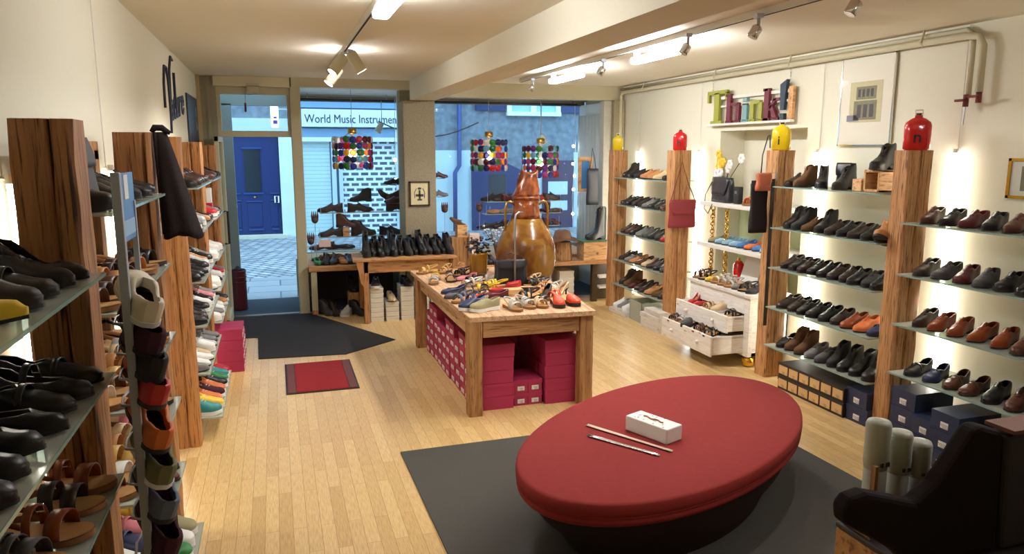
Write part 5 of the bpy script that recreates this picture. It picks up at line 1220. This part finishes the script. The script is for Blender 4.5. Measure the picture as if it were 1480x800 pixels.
t = thing('wall_mirror', 'narrow wood framed mirror on left wall between the first two pillars', 'mirror', (XL, 0, 0))
MB().box(0, .03, 3.28, 3.36, .5, 2.0).box(0, .03, 3.80, 3.88, .5, 2.0).box(0, .03, 3.28, 3.88, 1.96, 2.04).box(0, .03, 3.28, 3.88, .46, .54).obj('frame', M['pillar'], t)
MB().box(0, .012, 3.36, 3.80, .54, 1.96).obj('mirror_glass', mat('mirror', (235, 235, 235), .02, 1.0), t)

# ------------------------------------------------------------------ left shelves
XF = -.50
LS = [('nearest left wall bay', 2.46, .82, [(1.64, S('pu black,br black,lo black,ox black,fl yellow,fl white,fl green,ox black,ox black,ox black,ox black')), (1.33, [(k_, c_, {'lining': l_}) for (k_, c_), l_ in zip(S('lo black,mj black,lo black,fl black,mj black,lo black,lo black,lo tan,lo tan,lo black,lo black,lo black'), ['insoled', 'insole', 'insole', 'insoler', 'insoler', 'insoled', 'insoled']+['insole']*5)]),
        (1.0, S('sa cognac,sd dark brown,sa cognac,gl dark grey,sa dark grey,sd silver,gl silver,sa white,sa silver,sa tan,sa tan')), (.67, S('sa tan*4,sa brown*4,sa black*3')), (.34, S('sn grey*4,sn navy*4'))]),
      ('left wall bay behind the rack', 3.85, 2.66, [(1.80, S('ox black,lo black,ox matt black,bo black,bo black,bo black')), (1.47, S('sd black,sd dark grey,sa tan,sd brown,sd dark brown,sd tan,sa brown,gl dark brown,sd brown')),
        (1.13, S('sa black,sd beige,sa tan,sd silver,sa beige,sd tan,sa gold,sd brown,sa white')), (.80, S('sd black,sd white,sa white,sd pink,sd beige,sd tan,sd gold,sa white,gl brown')), (.46, S('lo black,lo burgundy,lo dark grey,ox black,lo yellow,lo pink,lo navy,ox white,ox white')), (.12, S('sn khaki,sn white,sn green,sn yellow,sn red,sn black,sn white,sn navy,sn grey'))]),
      ('left wall bay behind the coat', 6.58, 5.40, [(1.75, S('ox burgundy,ox black,ox dark brown,ox black,ox dark brown,ox brown,ox black,ox black')), (1.44, S('ox black,ox tan,sn grey,sn silver,ox black,sn grey,lo black,ox black')), (1.11, S('sn grey,sn black,sn tan,sn silver,sn black,lo black,lo black,ox black')),
        (.80, S('sn grey,sn pink,sn black,sn white,sn black,ox black,ox dark brown,ox black')), (.46, S('lo grey,lo grey,lo silver,sn white,lo beige,lo white,lo white,ox grey')), (.14, S('sn red,sn teal,sn green,sn black,sn orange,sn plum,sn orange,sn yellow,sn teal'))]),
      ('left wall bay by the entrance', 7.88, 6.78, [(1.75, S('ox black,ox grey,ox brown,lo blue,ox black,ox brown,ox black')), (1.42, S('fl orange red,ox black,fl tan,sn grey,sn red,fl black')), (1.07, S('fl red,fl orange,sn white,sn white,fl pink,sn silver,sn white')),
        (.80, S('sn grey,sn red,sn white,fl navy,sn white,sn white,fl white')), (.52, S('sn black,sn tan,sn white,sn white,sn grey,sn white'))])]
for bay, ya, yb, rows in LS:
    for i, (z, sp_) in enumerate(rows):
        xf = XF if z > .2 else XF+.06
        if 'nearest' not in bay: xf = max(xf, XF)
        shelf(XL+.03, xf, yb, ya, z, '%s glass shelf from the top, %s' % (SN[i], bay), 1)
        row(sp_, xf-.155, ya-.02, yb+.02, z+.0005, ROT_L-.12, '%s shelf, %s' % (SN[i], bay), frm='far end', jr=.14, jx=.015)
# black bag on the top shelf of second bay
bag('handbag', 'large black leather bag on the top shelf behind the near left pillar', 'bag', (-.655, 2.80, 1.801), PI/2, .26, .24, .16, mat('soft_black_leather', (30, 26, 28), .6, bump=.2, bscale=14), flap=.4)
# thing standing on far shelf
t = thing('picture_card', 'white and red upright display card on a far left shelf', 'card', (-.56, 7.30, 1.421)); MB().box(-.04, .0, -.06, .06, .10, .24).obj('upper_card', M['white'], t); MB().box(-.045, .005, -.07, .07, 0, .11).obj('holder', SHOECOL['red'], t)
# coat hanging from the pillar
t = thing('hanging_coat', 'black fabric coat hanging from the pillar into the aisle', 'coat', (-.50, 3.92, 0))
P = []
for i in range(13):
    u = i/12; z = 2.085-.50*u; hw = .026+.062*u**.9; cx = -.012+.072*u; dd = .03+.05*u
    P.append([(cx+hw*math.cos(2*PI*k/28), .02+(dd+.010*math.sin(5*2*PI*k/28)*u)*math.sin(2*PI*k/28), z+(.012*math.sin(3*2*PI*k/28) if i == 12 else 0)) for k in range(28)])
m_ = MB(); m_.grid(P, closed=True); m_.obj('cloth_body', M['blackcloth'], t, smooth=True, solid=.006)
P = []
for i in range(9):
    u = i/8; z = 2.08-.48*u; P.append([(-.035+.012*math.sin(k)+.01*u, -.02+.015*k, z) for k in range(4)])
m_ = MB(); m_.grid(P); m_.obj('sleeve', M['blackcloth'], t, smooth=True, solid=.012)
MB().tube([(-.045, -.01, 2.085), (-.03, -.01, 2.105), (.0, 0, 2.105), (.035, 0, 2.08)], [.010, .016, .016, .010], 8).obj('collar', M['blackcloth'], t, smooth=True)

# ------------------------------------------------------------------ slipper rack
t = thing('display_rack', 'grey metal slipper rack with two posts and a blue header plate', 'rack', (-.42, 2.30, 0))
MB().box(-.012, .012, -.012, .012, 0, 1.94).obj('post', M['greymetal'], t, bevel=.003)
MB().box(-.008, .008, .215, .231, 0, 1.85).obj('post', M['greymetal'], t, bevel=.002)
MB().box(-.12, .12, -.02, .01, 0, .02).box(-.12, .12, .21, .24, 0, .02).box(-.01, .01, 0, .22, 0, .02).obj('base', M['greymetal'], t)
hp = MB().box(-.004, .004, .012, .235, 1.74, 1.935).obj('header_plate', mat('header_blue', (92, 140, 190), .35), t)
MB().box(.004, .0055, .08, .14, 1.86, 1.93).obj('plate_mark', M['sticker'], hp)
MB().box(.004, .005, .03, .22, 1.755, 1.80).obj('plate_print', mat('pale_blue', (150, 184, 214), .4), hp)
SZ = [(1.52, 'cream', 'topmost'), (1.43, 'plum', 'second from top'), (1.355, 'matt black', 'third from top'), (1.275, 'red', 'fourth from top'), (1.14, 'orange', 'fifth from top'), (1.03, 'olive', 'sixth from top'), (.92, 'slate blue', 'seventh from top'), (.80, 'plum', 'lowest in view'), (.62, 'grey', 'below the plum one')]
for i, (z, c_, q) in enumerate(SZ):
    MB().tube([(0, 0, z-.01), (.03, .02, z-.01), (.04, .10, z-.01), (.03, .22, z-.01), (0, .222, z-.01)], .004, 6).tube([(0, 0, z-.01), (-.04, .02, z-.01), (-.05, .10, z-.01), (-.04, .22, z-.01), (0, .222, z-.01)], .004, 6).obj('wire_arm', M['metal'], t)
    shoe('slipper', c_, (-.405, 2.405, z+.028), PI*.5+.25, '%s felt slipper, %s on the grey metal rack' % (c_, q), 'slippers on the metal rack', tilt=(.25, -.30), scale=1.04, cat='slipper', sole='sole_white' if c_ in ('cream', 'olive') else None)

# ------------------------------------------------------------------ picture on granite pillar
t = thing('framed_picture', 'small dark framed engraving on the granite pillar', 'picture', (1.715, 9.22, 1.31))
fr = MB(); fr.box(-.13, .13, -.02, 0, 0, .02).box(-.13, .13, -.02, 0, .29, .31).box(-.13, -.11, -.02, 0, 0, .31).box(.11, .13, -.02, 0, 0, .31); fr.obj('frame', mat('dark_frame', (56, 42, 32), .4), t)
MB().box(-.11, .11, -.01, 0, .02, .29).obj('print', mat('engraving_cream', (216, 204, 160), .7), t)
MB().box(-.03, .03, -.012, -.01, .07, .09).box(-.012, .012, -.012, -.01, .09, .20).box(-.05, .05, -.012, -.01, .12, .15).ball((0, -.010, .22), .025, 8, (1, .15, .6)).tube([(-.06, -.011, .10), (-.065, -.011, .17), (-.04, -.011, .22)], .004, 5).tube([(.06, -.011, .10), (.065, -.011, .17), (.04, -.011, .22)], .004, 5).obj('drawing', M['ink'], t)

# ------------------------------------------------------------------ white crates under the right window bay
for i, (y0, y1, z0, z1, x) in enumerate([(7.10, 7.52, 0, .055, 3.95), (7.10, 7.52, .057, .112, 3.95), (7.10, 7.54, .114, .169, 3.95), (7.12, 7.48, .171, .225, 3.97)]):
    o = MB().box(x, x+.32, y0, y1, z0, z1).obj('wooden_crate', M['greywash'], bevel=.003); tag(o, 'pale whitewashed flat crate, %s, beside the dresser' % HGT[i], 'crate', 'flat pale crates')
o = MB().box(3.96, 4.28, 7.96, 8.40, 0, .05).obj('wooden_crate', M['greywash'], bevel=.003); tag(o, 'pale low plinth under the shelf next to the far pillar', 'crate')
for i, y in enumerate((8.30, 8.18, 8.06)):
    shoe('sneaker', ['white', 'grey', 'white'][i], (4.10, y, .051), ROT_R, '%s sneaker on the low plinth, %s from the left' % (['white', 'grey', 'white'][i], ORD[i]))
t = thing('glass_case', 'clear glass box under the lowest shelf beside the far pillar', 'glass box', (4.14, 7.75, 0)); 
for a in [(-.14, .14, -.15, -.145), (-.14, .14, .145, .15), (-.14, -.135, -.15, .15), (.135, .14, -.15, .15)]: MB().box(*a, .0, .24).obj('pane', M['shelfglass'], t)

# ------------------------------------------------------------------ ceiling tracks and lamps
def track(pts, label, z=2.80):
    t = thing('light_track', label, 'light track', (0, 0, 0))
    MB().box(pts[0]-.017, pts[0]+.017, pts[1], pts[2], z, HC).obj('rail', M['white'], t); MB().box(pts[0]-.006, pts[0]+.006, pts[1], pts[2], z-.003, z+.001).obj('groove', M['black'], t)
    return t
track((.60, YB+.3, 8.30), 'white lighting track on the ceiling left of the beam')
track((2.86, YB+.3, 8.65), 'white lighting track on the ceiling right of the beam')
def tubelamp(x, y0, y1, label, w_=.045, z=2.71):
    t = thing('fluorescent_lamp', label, 'ceiling lamp', (x, (y0+y1)/2, z), 0, 'box lamps on the tracks'); h = (y1-y0)/2
    MB().box(-w_, w_, -h, h, 0, .05).obj('diffuser', M['tube'] if x > 2 and y0 > 4 else M['tubedim'], t, bevel=.015)
    for s in (-1, 1): MB().box(-.02, .02, s*h*.9-.02, s*h*.9+.02, .05, .12).obj('bracket', M['white'], t)
tubelamp(.600, 3.25, 4.28, 'bright white box lamp at the upper left of the ceiling')
tubelamp(2.92, 5.0, 5.8, 'bright white box lamp on the right track, nearer one')
tubelamp(2.92, 6.95, 7.75, 'bright white box lamp on the right track near the window')
tubelamp(2.92, 1.2, 2.0, 'unseen box lamp added on the right track behind the frame edge')  # out-of-view lamp added to help light the interior
def spot(x, y, z, az, tilt, label, big=True, power=0, m=None):
    t = thing('spot_lamp', label, 'spotlight', (x, y, z), az, 'track spotlights')
    T = Matrix.Rotation(tilt, 4, 'Y'); m = m or M['cream']
    r_, l_ = (.045, .17) if big else (.032, .07)
    MB().lathe([(r_*.7, .0), (r_, -.01), (r_*1.02, -l_), (r_*.93, -l_-.003)], 18, T=T).obj('lamp_shade', m, t, smooth=True)
    MB().lathe([(.0005, -l_-.004), (r_*.88, -l_-.004)], 18, T=T, cap=False).obj('bulb', M['bulb'] if big else mat('dim_bulb', (230, 226, 214), .2), t)
    MB().tube([(0, 0, .0), (0, 0, max(.02, 2.80-z))], .010, 8).obj('stem', M['greymetal'], t); MB().box(-.02, .02, -.035, .035, 2.775-z, 2.80-z).obj('adapter', M['greymetal'], t)
    if power:
        l = bpy.data.lights.new('spot_light', 'SPOT'); l.energy = power; l.spot_size = 1.5; l.spot_blend = .6; l.color = (1, .97, .93); l.shadow_soft_size = .04
        o = bpy.data.objects.new('spot_light', l); C.objects.link(o); o.parent = t
        o.matrix_local = T @ Matrix.Translation((0, 0, -l_-.01))
spot(.60, 6.45, 2.76, .3, .7, 'white cylinder spotlight on the left track, pointing left', power=60)
spot(.63, 6.30, 2.78, .1, -.55, 'white cylinder spotlight on the left track, pointing right', power=60)
spot(.60, 6.95, 2.72, .2, .65, 'lowest white cylinder spotlight at the window end of left track', power=60)
t = thing('added_uplight_bulb', 'added bright uplight bulb between the cylinder spotlights on the left track', 'lamp', (.60, 6.62, 2.745))  # extra uplight added to make the glow patch on the ceiling
MB().ball((0, 0, 0), .028, 12).obj('bulb', mat('uplight_bulb', (255, 255, 250), .5, emit=(252, 250, 255), estr=420), t, smooth=True)
MB().tube([(0, 0, .02), (0, 0, .06)], .018, 10).obj('socket', M['greymetal'], t)
for (x, y, q, pw) in [(2.80, 3.15, 'nearest the frame top', 0), (2.80, 3.95, 'above the framed poster side', 0), (2.80, 4.75, 'next to the nearer box lamp', 0), (2.84, 6.25, 'between the two box lamps', 0), (2.84, 8.15, 'at the window end of the right track', 0)]:
    spot(x, y, 2.73, PI*.9, -.5, 'small chrome track spotlight, '+q, big=False, m=M['chrome'], power=55)

# ------------------------------------------------------------------ foreground counter with till and plastic sleeves
t = thing('shop_counter', 'wooden counter with dark top at the lower right corner', 'counter', (0, 0, 0))
CP = [(1.41, 1.52), (2.9, 1.54), (2.9, .6), (1.41, .9)]
MB().prism(CP, .0, .99).obj('body', M['bench'], t, bevel=.004)
MB().prism([(1.408, 1.522), (2.9, 1.542), (2.9, .58), (1.408, .88)], .991, 1.005).obj('counter_top', mat('dark_counter_top', (44, 36, 34), .5), t, bevel=.004)
def proj_prism(name, poly, y0, y1, m, parent, bev=.01):
    o = MB(); o.prism(poly, 0, y1-y0, Matrix.Translation((0, y1, 0)) @ Matrix.Rotation(PI/2, 4, 'X')); return o.obj(name, m, parent, bevel=bev)
t = thing('till_terminal', 'black slanted till terminal on the counter at the lower right', 'till', (0, 0, 0))
dk = mat('soft_black_plastic', (38, 31, 29), .9)
proj_prism('housing', [(1.212, 1.15), (1.208, 1.188), (1.226, 1.212), (1.27, 1.218), (1.42, 1.172), (1.479, 1.209), (1.534, 1.282), (1.577, 1.338), (1.60, 1.343), (1.67, 1.32), (1.69, 1.006), (1.42, 1.006), (1.36, 1.06)], 1.275, 1.325, dk, t, .012)
proj_prism('side_panel', [(1.675, 1.31), (2.1, 1.33), (2.1, 1.006), (1.695, 1.006)], 1.27, 1.33, mat('dark_grey_plastic', (48, 42, 40), .7), t)
MB().box(1.67, 1.85, 1.25, 1.33, 1.322, 1.332).obj('top_ledge', mat('reddish_wood', (110, 62, 44), .5), t)
t = thing('sleeve_holder', 'thin wooden holder rail beside the frosted plastic sleeves', 'holder', (1.545, 1.455, 1.006))
MB().box(-.125, .15, -.04, .05, 0, .012).box(-.126, -.116, -.045, -.03, 0, .20).box(.14, .15, -.04, .05, 0, .10).obj('holder_box', M['tablewz'], t)
for k, (x, y, z) in enumerate([(1.462, 1.455, 1.312), (1.536, 1.455, 1.274), (1.604, 1.455, 1.240)]):
    t = thing('plastic_sleeve', 'frosted white plastic sleeve, %s of the three standing by the till' % ['left', 'middle', 'right'][k], 'sleeve', (x, y, 1.0185), 0, 'frosted plastic sleeves')
    h = z-1.0185; MB().lathe([(.0265, h*.5), (.031, h*.62), (.0315, h-.012), (.028, h-.003), (.010, h)], 24).obj('cap', mat('milky_plastic', (186, 188, 172), .45), t, smooth=True)
    MB().lathe([(.028, 0), (.0285, .03), (.0285, h*.62)], 24).obj('tube_body', M['frost'], t, smooth=True)
    MB().lathe([(.024, .01), (.026, h*.5)], 16).obj('rolled_paper', mat('rolled_grey_paper', (128, 128, 122), .6, vary=.3, bscale=12), t, smooth=True)
    MB().box(-.014, -.006, -.0325, -.029, h*.60, h*.64).box(.002, .014, -.0325, -.029, h*.60, h*.64).obj('print', M['ink'], t)

# ------------------------------------------------------------------ camera
f, pitch = 1070.0, math.atan(183/1070.0); yaw = math.atan(345/math.hypot(1070, 183))
Fv = Vector((math.sin(yaw)*math.cos(pitch), math.cos(yaw)*math.cos(pitch), -math.sin(pitch)))
Rv = Vector((math.cos(yaw), -math.sin(yaw), 0)); Uv = Rv.cross(Fv)
cam = bpy.data.cameras.new('camera'); co = bpy.data.objects.new('camera', cam); C.objects.link(co)
cam.sensor_width = 36; cam.lens = f/1480*36; cam.clip_start = .02; cam.clip_end = 200
m4 = Matrix((Rv, Uv, -Fv)).transposed().to_4x4(); m4.translation = (0, 0, 2.0); co.matrix_world = m4
scene.camera = co

# ------------------------------------------------------------------ world and render settings
w = bpy.data.worlds.new('dusk_sky'); scene.world = w; w.use_nodes = True
bg = w.node_tree.nodes['Background']; bg.inputs[0].default_value = (.43, .73, 1.0, 1); bg.inputs[1].default_value = 3.7
scene.view_settings.view_transform = 'Standard'; scene.view_settings.look = 'None'; scene.view_settings.gamma = 1; scene.view_settings.use_curve_mapping = False
scene.view_settings.exposure = 0.27
cy = scene.cycles
cy.use_denoising = True; cy.max_bounces = 8; cy.diffuse_bounces = 4; cy.glossy_bounces = 3; cy.transmission_bounces = 6; cy.transparent_max_bounces = 12
cy.sample_clamp_indirect = 4.0; cy.use_light_tree = True; cy.caustics_reflective = False; cy.caustics_refractive = False
print('shoes', NSH[0], 'objects', len(scene.objects))
